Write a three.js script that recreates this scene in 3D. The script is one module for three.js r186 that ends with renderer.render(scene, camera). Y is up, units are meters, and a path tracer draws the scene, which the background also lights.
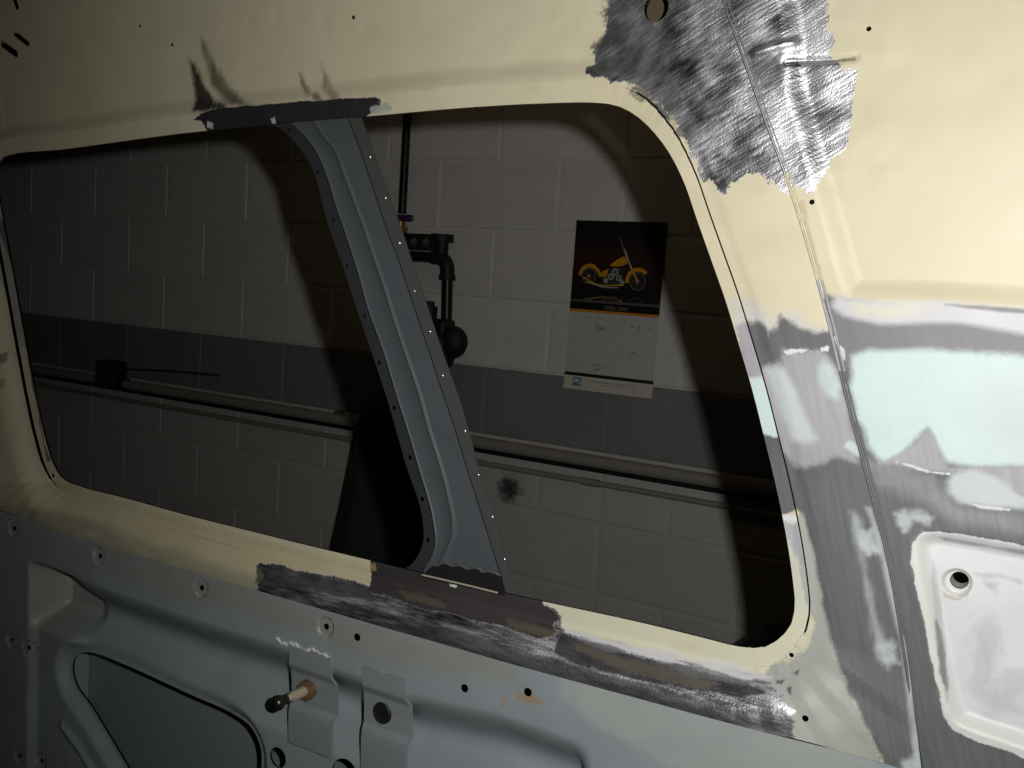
import * as THREE from 'three';
import { mergeGeometries } from 'three/addons/utils/BufferGeometryUtils.js';
import { RectAreaLightUniformsLib } from 'three/addons/lights/RectAreaLightUniformsLib.js';
import { RoundedBoxGeometry } from 'three/addons/geometries/RoundedBoxGeometry.js';

// ---------------------------------------------------------------- camera, light, exposure
// A dark workshop, lit by the flash of a hand-held camera.
const scene = new THREE.Scene();
scene.background = new THREE.Color(0x000000);
const EYE = 1.4746;                                   // height of the lens above the floor
const camera = new THREE.PerspectiveCamera(44.018, 1024 / 768, 0.02, 40);
camera.position.set(0, EYE, 0.72);
camera.rotation.set(-0.1055, 0.5196, 0.0654, 'YXZ');
camera.updateMatrixWorld();
scene.add(camera);
const renderer = new THREE.WebGLRenderer({ antialias: true });
renderer.toneMapping = THREE.LinearToneMapping;
renderer.toneMappingExposure = 1.0;
renderer.shadowMap.enabled = true;
const flash = new THREE.SpotLight(0xfffcf7, 2.25, 0, THREE.MathUtils.degToRad(54), 1, 2);   // flash tube, 6 cm to the right of the lens and a little above it
flash.position.copy(camera.localToWorld(new THREE.Vector3(0.057, 0.026, 0.0)));
flash.target.position.copy(camera.localToWorld(new THREE.Vector3(0.27, 0.03, -1.4)));
scene.add(flash.target);
flash.castShadow = true;
flash.shadow.radius = 0.38;
flash.shadow.mapSize.set(2048, 2048);
flash.shadow.camera.near = 0.05;
flash.shadow.camera.far = 12;
flash.shadow.bias = -0.0005;
scene.add(flash);

const SHOP = 0.35;                                     // the shop's own strip light is barely on

// ---------------------------------------------------------------- helpers
const taken = {};
function numbered(n) { taken[n] = (taken[n] ?? -1) + 1; return taken[n] ? `${n}_${String(taken[n]).padStart(3, '0')}` : n; }
function thing(name, label, category, group) {
  const o = new THREE.Group(); o.name = numbered(name); scene.add(o);
  o.userData = { label, category }; if (group) o.userData.group = group;
  return o;
}
function part(name, geometry, material, parent, label) {
  const m = new THREE.Mesh(geometry, material); m.name = name; m.castShadow = m.receiveShadow = true;
  if (label) m.userData.label = label;
  parent.add(m); return m;
}
const merge = (gs) => mergeGeometries(gs.map((g) => { const h = g.index ? g.toNonIndexed() : g; for (const k of Object.keys(h.attributes)) if (!['position', 'normal', 'uv'].includes(k)) h.deleteAttribute(k); return h; }));
const clamp = (x, a = 0, b = 1) => Math.min(b, Math.max(a, x));
const mix = (a, b, t) => a + (b - a) * t;
const ss = (a, b, x) => { const t = clamp((x - a) / (b - a)); return t * t * (3 - 2 * t); };
function hash(i, j, s = 0) { let h = (i | 0) * 374761393 + (j | 0) * 668265263 + (s | 0) * 974711; h = Math.imul(h ^ (h >>> 13), 1274126177); h ^= h >>> 16; return (h >>> 0) / 4294967296; }
function noise(x, y, s = 0) {
  const i = Math.floor(x), j = Math.floor(y); let u = x - i, v = y - j; u = u * u * (3 - 2 * u); v = v * v * (3 - 2 * v);
  return mix(mix(hash(i, j, s), hash(i + 1, j, s), u), mix(hash(i, j + 1, s), hash(i + 1, j + 1, s), u), v);
}
function fbm(x, y, s = 0, n = 4) { let a = 0, w = 0.5, t = 0; for (let k = 0; k < n; k++) { a += w * noise(x, y, s + k * 17); t += w; w *= 0.5; x *= 2.03; y *= 2.03; } return a / t; }
let seed = 7; const rnd = () => { seed = (Math.imul(seed, 1664525) + 1013904223) >>> 0; return seed / 4294967296; };
function mat(hex, rough = 0.6, metal = 0, extra = {}) { return new THREE.MeshStandardMaterial({ color: hex, roughness: rough, metalness: metal, ...extra }); }
function segDist(x, y, a, b) { const dx = b[0] - a[0], dy = b[1] - a[1]; const t = clamp(((x - a[0]) * dx + (y - a[1]) * dy) / (dx * dx + dy * dy || 1)); const ex = x - a[0] - dx * t, ey = y - a[1] - dy * t; return ex * ex + ey * ey; }
function polyDist(pts, x, y) { let d = 1e18; for (let i = 0; i + 1 < pts.length; i++) { const e = segDist(x, y, pts[i], pts[i + 1]); if (e < d) d = e; } return Math.sqrt(d); }
function sdf(poly, x, y) {                            // negative inside
  let d = 1e18, inside = false;
  for (let i = 0, j = poly.length - 1; i < poly.length; j = i++) {
    const a = poly[j], b = poly[i]; const e = segDist(x, y, a, b); if (e < d) d = e;
    if ((a[1] > y) !== (b[1] > y) && x < (b[0] - a[0]) * (y - a[1]) / (b[1] - a[1]) + a[0]) inside = !inside;
  }
  return inside ? -Math.sqrt(d) : Math.sqrt(d);
}
function smoothLine(pts, n, closed = false) {
  const c = new THREE.CatmullRomCurve3(pts.map((p) => new THREE.Vector3(p[0], p[1], 0)), closed, 'centripetal');
  return c.getSpacedPoints(n).slice(0, closed ? n : n + 1).map((v) => [v.x, v.y]);
}
const lineX = (pts, y) => { for (let i = 0; i + 1 < pts.length; i++) { const [a, b] = [pts[i], pts[i + 1]]; if ((a[1] - y) * (b[1] - y) <= 0 && a[1] !== b[1]) return a[0] + (b[0] - a[0]) * (y - a[1]) / (b[1] - a[1]); } return y > pts[0][1] ? pts[0][0] : pts[pts.length - 1][0]; };
const lineY = (pts, x) => { for (let i = 0; i + 1 < pts.length; i++) { const [a, b] = [pts[i], pts[i + 1]]; if ((a[0] - x) * (b[0] - x) <= 0 && a[0] !== b[0]) return a[1] + (b[1] - a[1]) * (x - a[0]) / (b[0] - a[0]); } return x < pts[0][0] ? pts[0][1] : pts[pts.length - 1][1]; };
const srgb = (r, g, b) => [r, g, b].map((v) => { v /= 255; return v <= 0.04045 ? v / 12.92 : ((v + 0.055) / 1.055) ** 2.4; });
// body-side coordinates: millimetres, X along the van, Y from lens height, Z towards the cabin
const V = (X, Y, Z = 0) => new THREE.Vector3(X / 1000, EYE + Y / 1000, Z / 1000);

// ---------------------------------------------------------------- the workshop shell
const WALL_Z = 0.72 - 2.427, COURSE = 0.2032, BLOCK = 0.4064, JOINT0 = -1.0734, TOP = EYE + 0.5574;
function structure(o, label, category) { o.userData = { kind: 'structure', label, category }; return o; }
function blockTexture(size, base, spread, s) {
  const d = new Uint8Array(size * size * 4), b = new Uint8Array(size * size * 4);
  for (let j = 0; j < size; j++) for (let i = 0; i < size; i++) {
    const n = fbm(i / 40, j / 40, s), m = noise(i / 2.2, j / 2.2, s + 5), k = (j * size + i) * 4;
    const pit = noise(i / 3.1, j / 3.1, s + 9) > 0.86 ? 1 : 0;
    for (let c = 0; c < 3; c++) d[k + c] = clamp(base[c] + spread * (n - 0.5) * 1.6 + spread * 0.5 * (m - 0.5), 0, 255);
    d[k + 3] = b[k + 3] = 255; b[k] = b[k + 1] = b[k + 2] = 150 + 80 * (m - 0.5) - pit * 70;
  }
  const mk = (a) => { const t = new THREE.DataTexture(a, size, size); t.wrapS = t.wrapT = THREE.RepeatWrapping; t.magFilter = THREE.LinearFilter; t.needsUpdate = true; return t; };
  const map = mk(d); map.colorSpace = THREE.SRGBColorSpace;
  return { map, bumpMap: mk(b) };
}
const paintUpper = [0, 1].map((k) => mat(0xffffff, 0.62, 0, { ...blockTexture(256, k ? [221, 221, 217] : [226, 226, 222], 7, 30 + k), bumpScale: 0.0008 }));
const paintBand = [0, 1].map((k) => mat(0xffffff, 0.55, 0, { ...blockTexture(256, k ? [133, 133, 133] : [137, 137, 137], 6, 50 + k), bumpScale: 0.0008 }));
const paintLower = [0, 1].map((k) => mat(0xffffff, 0.62, 0, { ...blockTexture(256, k ? [200, 199, 195] : [204, 203, 199], 7, 70 + k), bumpScale: 0.0008 }));
const mortarUpper = mat(0xdcdcd8, 0.8), mortarBand = mat(0x888888, 0.8), mortarLower = mat(0xc8c7c2, 0.8);
const wallBack = structure(new THREE.Group(), 'painted concrete block wall with one dark grey course and a hanging calendar', 'wall');
wallBack.name = 'wall_back'; scene.add(wallBack);
{
  const T = 0.19, R0 = -2, R1 = 10, C0 = -10, C1 = 9;
  // joints lie 3.5 mm behind the block faces, painted with the course they belong to
  const strip = (y0, y1, m, n) => { const g = new THREE.BoxGeometry((C1 - C0) * BLOCK, y1 - y0, T - 0.004); g.translate(JOINT0 + (C0 + C1) / 2 * BLOCK, (y0 + y1) / 2, WALL_Z - 0.0035 - (T - 0.004) / 2); part(n, g, m, wallBack); };
  const yr = (r) => TOP - r * COURSE;
  strip(yr(4), yr(R0), mortarUpper, 'mortar_upper'); strip(yr(5), yr(4), mortarBand, 'mortar_band'); strip(yr(R1), yr(5), mortarLower, 'mortar_lower');
  const faceGeo = (w, h, v) => {
    const s = new THREE.Shape(), b = 0.004, W = w / 2 - b, H = h / 2 - b;
    s.moveTo(-W, -H); s.lineTo(W, -H); s.lineTo(W, H); s.lineTo(-W, H);
    const g = new THREE.ExtrudeGeometry(s, { depth: 0.03, bevelEnabled: true, bevelThickness: 0.0035, bevelSize: b, bevelSegments: 2, steps: 1 });
    g.translate(0, 0, -0.0335);
    const p = g.attributes.position, u = g.attributes.uv; for (let i = 0; i < p.count; i++) u.setXY(i, p.getX(i) / 0.5 + v * 0.31, p.getY(i) / 0.5 + v * 0.17);
    return g;
  };
  const J = 0.010, full = [0, 1, 2].map((v) => faceGeo(BLOCK - J, COURSE - J, v)), half = [0, 1].map((v) => faceGeo(BLOCK / 2 - J, COURSE - J, v + 3));
  // soot smudge on the block under the thin conduit
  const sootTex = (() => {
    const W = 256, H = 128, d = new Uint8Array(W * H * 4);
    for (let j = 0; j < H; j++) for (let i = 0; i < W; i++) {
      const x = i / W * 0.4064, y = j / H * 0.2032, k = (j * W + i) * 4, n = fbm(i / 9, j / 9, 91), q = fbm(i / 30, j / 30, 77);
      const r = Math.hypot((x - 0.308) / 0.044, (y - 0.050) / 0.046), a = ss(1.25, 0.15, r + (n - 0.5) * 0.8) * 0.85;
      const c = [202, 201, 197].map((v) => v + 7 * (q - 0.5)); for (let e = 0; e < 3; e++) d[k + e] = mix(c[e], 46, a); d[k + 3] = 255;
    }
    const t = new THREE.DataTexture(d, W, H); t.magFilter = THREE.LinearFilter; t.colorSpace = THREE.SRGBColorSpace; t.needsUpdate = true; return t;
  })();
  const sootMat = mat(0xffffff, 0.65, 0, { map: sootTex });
  for (let r = R0; r < R1; r++) {
    const even = ((r % 2) + 2) % 2 === 0, y = yr(r) - COURSE / 2, mats = r < 4 ? paintUpper : r === 4 ? paintBand : paintLower;
    const put = (c, w) => {                            // c = left edge in blocks from the control joint
      const geo = w === 1 ? full[Math.floor(rnd() * 3)] : half[Math.floor(rnd() * 2)];
      let g = geo, m = mats[Math.floor(rnd() * 2)];
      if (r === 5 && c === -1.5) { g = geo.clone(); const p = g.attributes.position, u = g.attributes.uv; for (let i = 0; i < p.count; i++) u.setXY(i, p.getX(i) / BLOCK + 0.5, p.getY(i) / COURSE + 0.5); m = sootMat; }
      const b = part('block', g, m, wallBack); b.position.set(JOINT0 + (c + w / 2) * BLOCK, y, WALL_Z + (rnd() - 0.5) * 0.0012);
      b.rotation.set((rnd() - 0.5) * 0.003, (rnd() - 0.5) * 0.002, 0);
    };
    if (even) for (let c = C0; c < C1; c++) put(c, 1);
    else { put(C0, 0.5); for (let c = C0 + 0.5; c < -1; c++) put(c, 1); put(-0.5, 0.5); put(0, 0.5); for (let c = 0.5; c < C1 - 0.6; c++) put(c, 1); put(C1 - 0.5, 0.5); }
  }
}
const ROOM = { x0: JOINT0 - 10 * BLOCK, x1: JOINT0 + 9 * BLOCK, y0: TOP - 10 * COURSE, y1: TOP + 2 * COURSE, z0: WALL_Z, z1: 2.6 };
{
  const shellMat = mat(0xb9b5aa, 0.75, 0, { ...blockTexture(256, [186, 182, 172], 8, 90), bumpScale: 0.0006 });
  const floorMat = mat(0xffffff, 0.8, 0, { ...blockTexture(256, [112, 110, 106], 22, 95), bumpScale: 0.0008 });
  const slab = (name, w, h, d, x, y, z, m, label, cat) => { const g = new THREE.BoxGeometry(w, h, d); const o = new THREE.Mesh(g, m); o.name = name; o.position.set(x, y, z); o.castShadow = o.receiveShadow = true; structure(o, label, cat); scene.add(o); };
  const { x0, x1, y0, y1, z0, z1 } = ROOM, cx = (x0 + x1) / 2, cy = (y0 + y1) / 2, cz = (z0 + z1) / 2, W = x1 - x0, H = y1 - y0, D = z1 - z0 + 0.4;
  slab('floor', W + 0.4, 0.15, D, cx, y0 - 0.075, cz, floorMat, 'worn grey concrete workshop floor', 'floor');
  slab('ceiling', W + 0.4, 0.15, D, cx, y1 + 0.075, cz, shellMat, 'plain painted workshop ceiling', 'ceiling');
  slab('wall_left', 0.15, H, D, x0 - 0.075, cy, cz, shellMat, 'painted workshop end wall beyond the far window', 'wall');
  slab('wall_right', 0.15, H, D, x1 + 0.075, cy, cz, shellMat, 'painted workshop end wall on the near side', 'wall');
  slab('wall_front', W + 0.4, H, 0.15, cx, cy, z1 + 0.075, shellMat, 'painted workshop wall facing the block wall', 'wall');
}

// dim shop light on the ceiling between the van and the block wall
{
  RectAreaLightUniformsLib.init();
  const t = thing('ceiling_light', 'long dim warm strip light on the workshop ceiling', 'ceiling light'), y = ROOM.y1, x = -1.3, z = -0.95;
  const housing = new RoundedBoxGeometry(1.26, 0.06, 0.2, 2, 0.008); housing.translate(x, y - 0.031, z); part('housing', housing, mat(0xd8d6cf, 0.5), t);
  const lens = new THREE.BoxGeometry(1.2, 0.012, 0.15); lens.translate(x, y - 0.067, z); part('diffuser', lens, mat(0xe8e2d4, 0.6, 0, { emissive: 0xffdcae, emissiveIntensity: 0.25 }), t);
  const l = new THREE.RectAreaLight(0xffdcae, SHOP, 1.2, 0.15); l.position.set(x, y - 0.075, z); l.rotation.x = -Math.PI / 2; t.add(l); l.name = 'strip_light';
}

// ---------------------------------------------------------------- the van's side: shape
const OPENING = smoothLine([[-1176.3, 98.8], [-1168.1, 112.3], [-1143.3, 118.2], [-1049, 122.5], [-941.3, 130], [-835.6, 137.2], [-712.1, 142.9], [-584.6, 147.5], [-462.5, 152.1], [-383.4, 152.6], [-351, 151.4], [-330.2, 147.9], [-311.9, 138.6], [-293.5, 122.6], [-280.4, 106.9], [-268.7, 87.5], [-254.6, 56.8], [-240.5, 26.4], [-226.6, -3.7], [-212.4, -38.1], [-199.3, -70.7], [-186.7, -106.2], [-174.1, -143], [-163, -179.8], [-155.7, -209.5], [-152.4, -228.3], [-153.9, -244.4], [-161.1, -256.5], [-171.7, -266.4], [-189.4, -270.9], [-223.6, -271.3], [-275.3, -271.7], [-394.6, -275.6], [-509.9, -276.7], [-648.7, -278.1], [-794.6, -278.7], [-927.9, -277.4], [-997.3, -277], [-1035.7, -272.1], [-1055.7, -255.3], [-1072.3, -223.9], [-1089.2, -179.7], [-1110.7, -115.6], [-1136.7, -36.5], [-1158.6, 31]], 260, true);
const REAR_SEAM = [[-269.6, 274.4], [-245.3, 221.1], [-225.2, 176.2], [-204.5, 130.5], [-184.2, 86.8], [-164.4, 38.1], [-146.1, -11.5], [-128.3, -64.2], [-111.1, -112.9], [-88.2, -178.2], [-71.2, -240.5], [-52.2, -322.6], [-37.1, -386.3]];
const LAP_SEAM = [[-1526.5, -330.4], [-1132.8, -331.4], [-868.6, -332.1], [-649.4, -330.6], [-504.8, -330.1], [-395.5, -329.3], [-298.7, -327.6], [-212.5, -325.8], [-142.6, -324], [-113.4, -325], [-86.8, -325.7], [-26.4, -325.8]];
const CUTOUT = smoothLine([[-1009.7, -508.8], [-1006.2, -493.8], [-993, -483.4], [-974.2, -478.5], [-910.1, -478.3], [-806.4, -483.1], [-734.3, -486.4], [-708.5, -493.3], [-694.6, -508], [-690.7, -526.9], [-695.2, -555.3], [-714.4, -586.9], [-760.7, -618.4], [-816.5, -642], [-857.2, -640.7], [-895.1, -610.4], [-934.1, -578], [-976.1, -545.2], [-1001.5, -527]], 90, true);
const TROUGH_TOP = [[-1039.2, -376.1], [-909, -381.1], [-779.9, -382.6], [-654.1, -380.2], [-590, -383.5], [-495.6, -386], [-393.2, -375.8], [-304.7, -378.2]];
const FIELD_UPPER = smoothLine([[-222.6, 261.7], [-210.4, 225.1], [-199.7, 188.9], [-197.7, 160.4], [-188.8, 135], [-173.3, 94], [-158.1, 54.2], [-143, 14.7], [-136.5, 5], [-126.7, 3.5], [-74.4, 5.6], [-23.4, 5], [30.5, 3.1], [35.3, 7.3], [35.5, 14.8], [12.6, 162.4], [-9.1, 188.2], [-42.7, 215.8], [-73.5, 231.6]], 120, true);
const FIELD_LOWER = smoothLine([[-72.9, -172.2], [-73.4, -160.7], [-68.2, -154], [-58.2, -151.3], [-6.6, -151.1], [47.8, -151.5], [54.9, -156.6], [70.8, -297.5], [64.9, -303.6], [41.8, -296.9], [8.6, -291.5], [-21.7, -288.7], [-34.6, -286], [-41.2, -277.8], [-50.4, -251.1], [-62.5, -209]], 120, true);
const round = (list, r) => list.map((c) => [...c, r]);
const HOLES_WINDOW = [...round([[-1053.4, -271.9]], 2.6), ...round([[-150.8, -266.5]], 1.8), ...round([[-133.8, -307.6]], 2.4), ...round([[-904.9, 252.6]], 1.6), ...round([[-857.6, 230.2]], 1.8), ...round([[-609.2, 239.2]], 1.9)];
const BIG_HOLE = [[-301.7, 221.1]][0];
const SLOTS = [[[[-1124.9, 258.5]][0], [[-1105, 246.7]][0], 3.2], [[[-1153, 248.8]][0], [[-1130.6, 236.8]][0], 4], [[[-1117.7, 301.6]][0], [[-1113.6, 287.5]][0], 3.2]];
const HOLES_REAR = [...round([[-167.4, 72.8]], 1.9), ...round([[-141, 194.4]], 1.8)];
const LOCK_HOLE = [[-44.3, -187.5]][0];
const HOLES_LOWER = [...round([[-1105.5, -345.2], [-939.6, -346.8], [-771, -347.9], [-595.7, -348.7]], 3.2), ...round([[-555.3, -348.9], [-430.3, -365.5], [-366, -351.2]], 3.8), ...round([[-1107.4, -490.5], [-1073.5, -492.3], [-1088.5, -639.2], [-1054.3, -637.6]], 2.8)];
const DIMPLES = [[-1105.5, -345.2], [-939.6, -346.8], [-771, -347.9], [-595.7, -348.7], [-1107.4, -490.5], [-1073.5, -492.3], [-1088.5, -639.2], [-1054.3, -637.6]];
const ROUND_CUTS = [...round([[-657.9, -507.2]], 11), ...round([[-568.3, -497.6]], 17)];
const DENTS = [[-990.1, 233.2], [-741.7, 244.7], [-705.1, 247.5], [-645.2, 239], [-595.6, 226.1], [-138, 187.6]];
// pressed-metal relief, mm
const WELD_STRIP = [[-802.6, 137.7], [-807.5, 148.1], [-822.7, 149], [-803.4, 156.2], [-778.5, 160.5], [-684.1, 162.6], [-574.5, 163.2], [-567.3, 160.6], [-569.4, 156.2], [-585.4, 148.5], [-610.5, 144.1], [-667.2, 141.4], [-716.7, 141.2], [-773.2, 140.1]];
function windowRelief(X, Y, flange = false) {
  const e = 0.7, d = sdf(OPENING, X, Y);
  let gx = sdf(OPENING, X + e, Y) - d, gy = sdf(OPENING, X, Y + e) - d; const L = Math.hypot(gx, gy) || 1; gx /= L; gy /= L;
  const wt = gy > 0 ? gy * gy : 0, wb = gy < 0 ? gy * gy : 0, ws = gx * gx;
  const rise = clamp(d - 40, 0, 90), top = (d < 17 ? 0.35 * d : 6 - 8 * ss(15, 38, d)) + 0.0011 * rise * rise + 0.2 * Math.max(0, d - 130);
  const side = flange ? 0 : 4 + 2 * ss(14.6, 40, d) + (gx < 0 ? 6 * ss(15, 60, d) : 0);
  const q = clamp((d - 38) / 16), roll = 0.77 * (clamp(d - 20, 0, 18) + 16 * (q - q ** 3 + q ** 4 / 2)), bottom = (d < 20 ? 2.2 * Math.exp(-(((d - 19) / 3) ** 2)) : 2.2 * Math.exp(-(((d - 19) / 4) ** 2))) + roll;
  let z = wt * top + wb * bottom + ws * side;
  const pillar = ss(-30, 40, X - lineX(REAR_SEAM, Y) + 70) * ss(-60, 20, Y + 200);   // the rear pillar is flat
  z = mix(z, 6 + 0.35 * Math.max(0, z - 6), pillar * ss(17, 26, d));
  for (const c of DENTS) { const r2 = (X - c[0]) ** 2 + (Y - c[1]) ** 2; if (r2 < 900) z -= 0.5 * Math.exp(-r2 / 60); }
  if (X > -720 && X < -450 && Y > 120) { const w = sdf(WELD_STRIP, X, Y); if (w < 1) z += 2.4 * ss(0.5, -2.5, w) + 0.9 * (noise(X / 7, Y / 3, 44) - 0.5) * ss(0, -2, w); }
  z += 1.2 * (fbm(X / 90, Y / 70, 3, 2) - 0.5);
  if (X > -470 && Y > 60) z += 2.0 * (fbm(X / 34, Y / 20, 21, 2) - 0.5) * ss(-470, -420, X) * ss(60, 90, Y);   // dished by the grinder
  return z;
}
function lowerRelief(X, Y) {
  let z = 17.5 - 9 * ss(-190, -60, X);
  const yt = lineY(TROUGH_TOP, X), s = yt - Y;                        // distance below the top edge of the trough
  const x0 = -1075, xe = -300;                                        // the trough's two ends
  const inX = ss(x0, x0 + 16, X) * (1 - ss(xe - 25, xe, X));
  const deepPocket = 1 - ss(-1000, -972, X);
  const channel = 42 * ss(0, 54, s) - 34 * ss(56, 100, s);
  const pocket = 52 * ss(0, 30, s) - 45 * ss(62, 92, s);
  z -= inX * (s > 0 ? mix(channel, pocket, deepPocket) : 0);
  const c = sdf(CUTOUT, X, Y); if (c < 40) z -= 11 * (1 - ss(2, 20, c)) * ss(-1180, -1000, X);
  const bead = polyDist(BEAD, X, Y); if (bead < 20) z += 4 * Math.exp(-((bead / 5) ** 2));
  for (const d of DIMPLES) { const r = Math.hypot(X - d[0], Y - d[1]); if (r < 20) z -= 1.8 * (1 - ss(8.5, 11, r)); }
  z += 0.8 * (fbm(X / 80, Y / 60, 8, 2) - 0.5);
  return z;
}
const BEAD = [[-1010.1, -578], [-982.5, -595.2], [-953.5, -617.8], [-926.7, -644.3]];
function rearRelief(X, Y) {
  let z = 6;
    z -= 5.5 * ss(0, -17, sdf(FIELD_UPPER, X, Y));
  z -= 8 * ss(0, -12, sdf(FIELD_LOWER, X, Y));
  const h = Math.hypot(X - LOCK_HOLE[0], Y - LOCK_HOLE[1]); if (h < 22) z -= 3.5 * (1 - ss(7, 10.5, h));
  const rip = polyDist(RIPPLE, X, Y); if (rip < 12) z -= 2.2 * Math.exp(-((rip / 2.2) ** 2));
  const tab = polyDist(CREASE, X, Y); if (tab < 12) z += 2.6 * Math.exp(-((tab / 3) ** 2));
  z += 1.4 * (fbm(X / 60, Y / 50, 12, 2) - 0.5);
  if (Y > 80 && X < -100) z += 2.0 * (fbm(X / 26, Y / 24, 27, 2) - 0.5) * ss(80, 100, Y) * ss(-100, -125, X);
  return z;
}
const RIPPLE = [[-195.9, 174.2], [-183.7, 175.6], [-147.9, 174.9]], CREASE = [[-218.9, 181.6], [-204.4, 185], [-191.6, 187.7]];
const leftOfRear = (X, Y) => lineX(REAR_SEAM, Y) - X;
const aboveLap = (X, Y) => Y - lineY(LAP_SEAM, X);
const holeKeep = (list, X, Y) => { let k = 1e9; for (const h of list) k = Math.min(k, Math.hypot(X - h[0], Y - h[1]) - h[2]); return k; };
function slotKeep(X, Y) { let k = 1e9; for (const [a, b, r] of SLOTS) k = Math.min(k, Math.sqrt(segDist(X, Y, a, b)) - r); return k; }
function joint(X, Y, d) {                             // flange width, and the open joint between flange and pressing along the upright sides
  const gx = (sdf(OPENING, X + 0.7, Y) - d) / 0.7, gy = (sdf(OPENING, X, Y + 0.7) - d) / 0.7;
  const w = 14.6 - 4.2 * ss(0.5, 0.95, gx); return [w, w + (gy > -0.1 ? 2.1 * ss(0.35, 0.6, gx) : 2.1 * ss(0.93, 0.99, gx)) + 1.2 * ss(-0.5, -0.8, gx)];
}
const keepFlange = (X, Y) => { const d = sdf(OPENING, X, Y); return d > 30 || d < 0 ? Math.min(d, 14.6 - d) : Math.min(d, joint(X, Y, d)[0] - d, holeKeep(HOLES_WINDOW, X, Y)); };
const keepPanelInner = (X, Y) => { const d = sdf(OPENING, X, Y); return d > 30 || d < 5 ? d - 14.6 : d - joint(X, Y, d)[1]; };
const keepWindow = (X, Y) => Math.min(keepPanelInner(X, Y), leftOfRear(X, Y), aboveLap(X, Y), holeKeep(HOLES_WINDOW, X, Y), Math.hypot((X - BIG_HOLE[0]), (Y - BIG_HOLE[1])) - 10.5, slotKeep(X, Y));
const keepLower = (X, Y) => Math.min(leftOfRear(X, Y), -aboveLap(X, Y) + 4, sdf(CUTOUT, X, Y), holeKeep(HOLES_LOWER, X, Y), holeKeep(ROUND_CUTS, X, Y));
const keepRear = (X, Y) => Math.min(-leftOfRear(X, Y) + 0.6, holeKeep(HOLES_REAR, X, Y), Math.hypot((X - LOCK_HOLE[0] - 1), (Y - LOCK_HOLE[1] - 1)) - 6);
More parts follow.
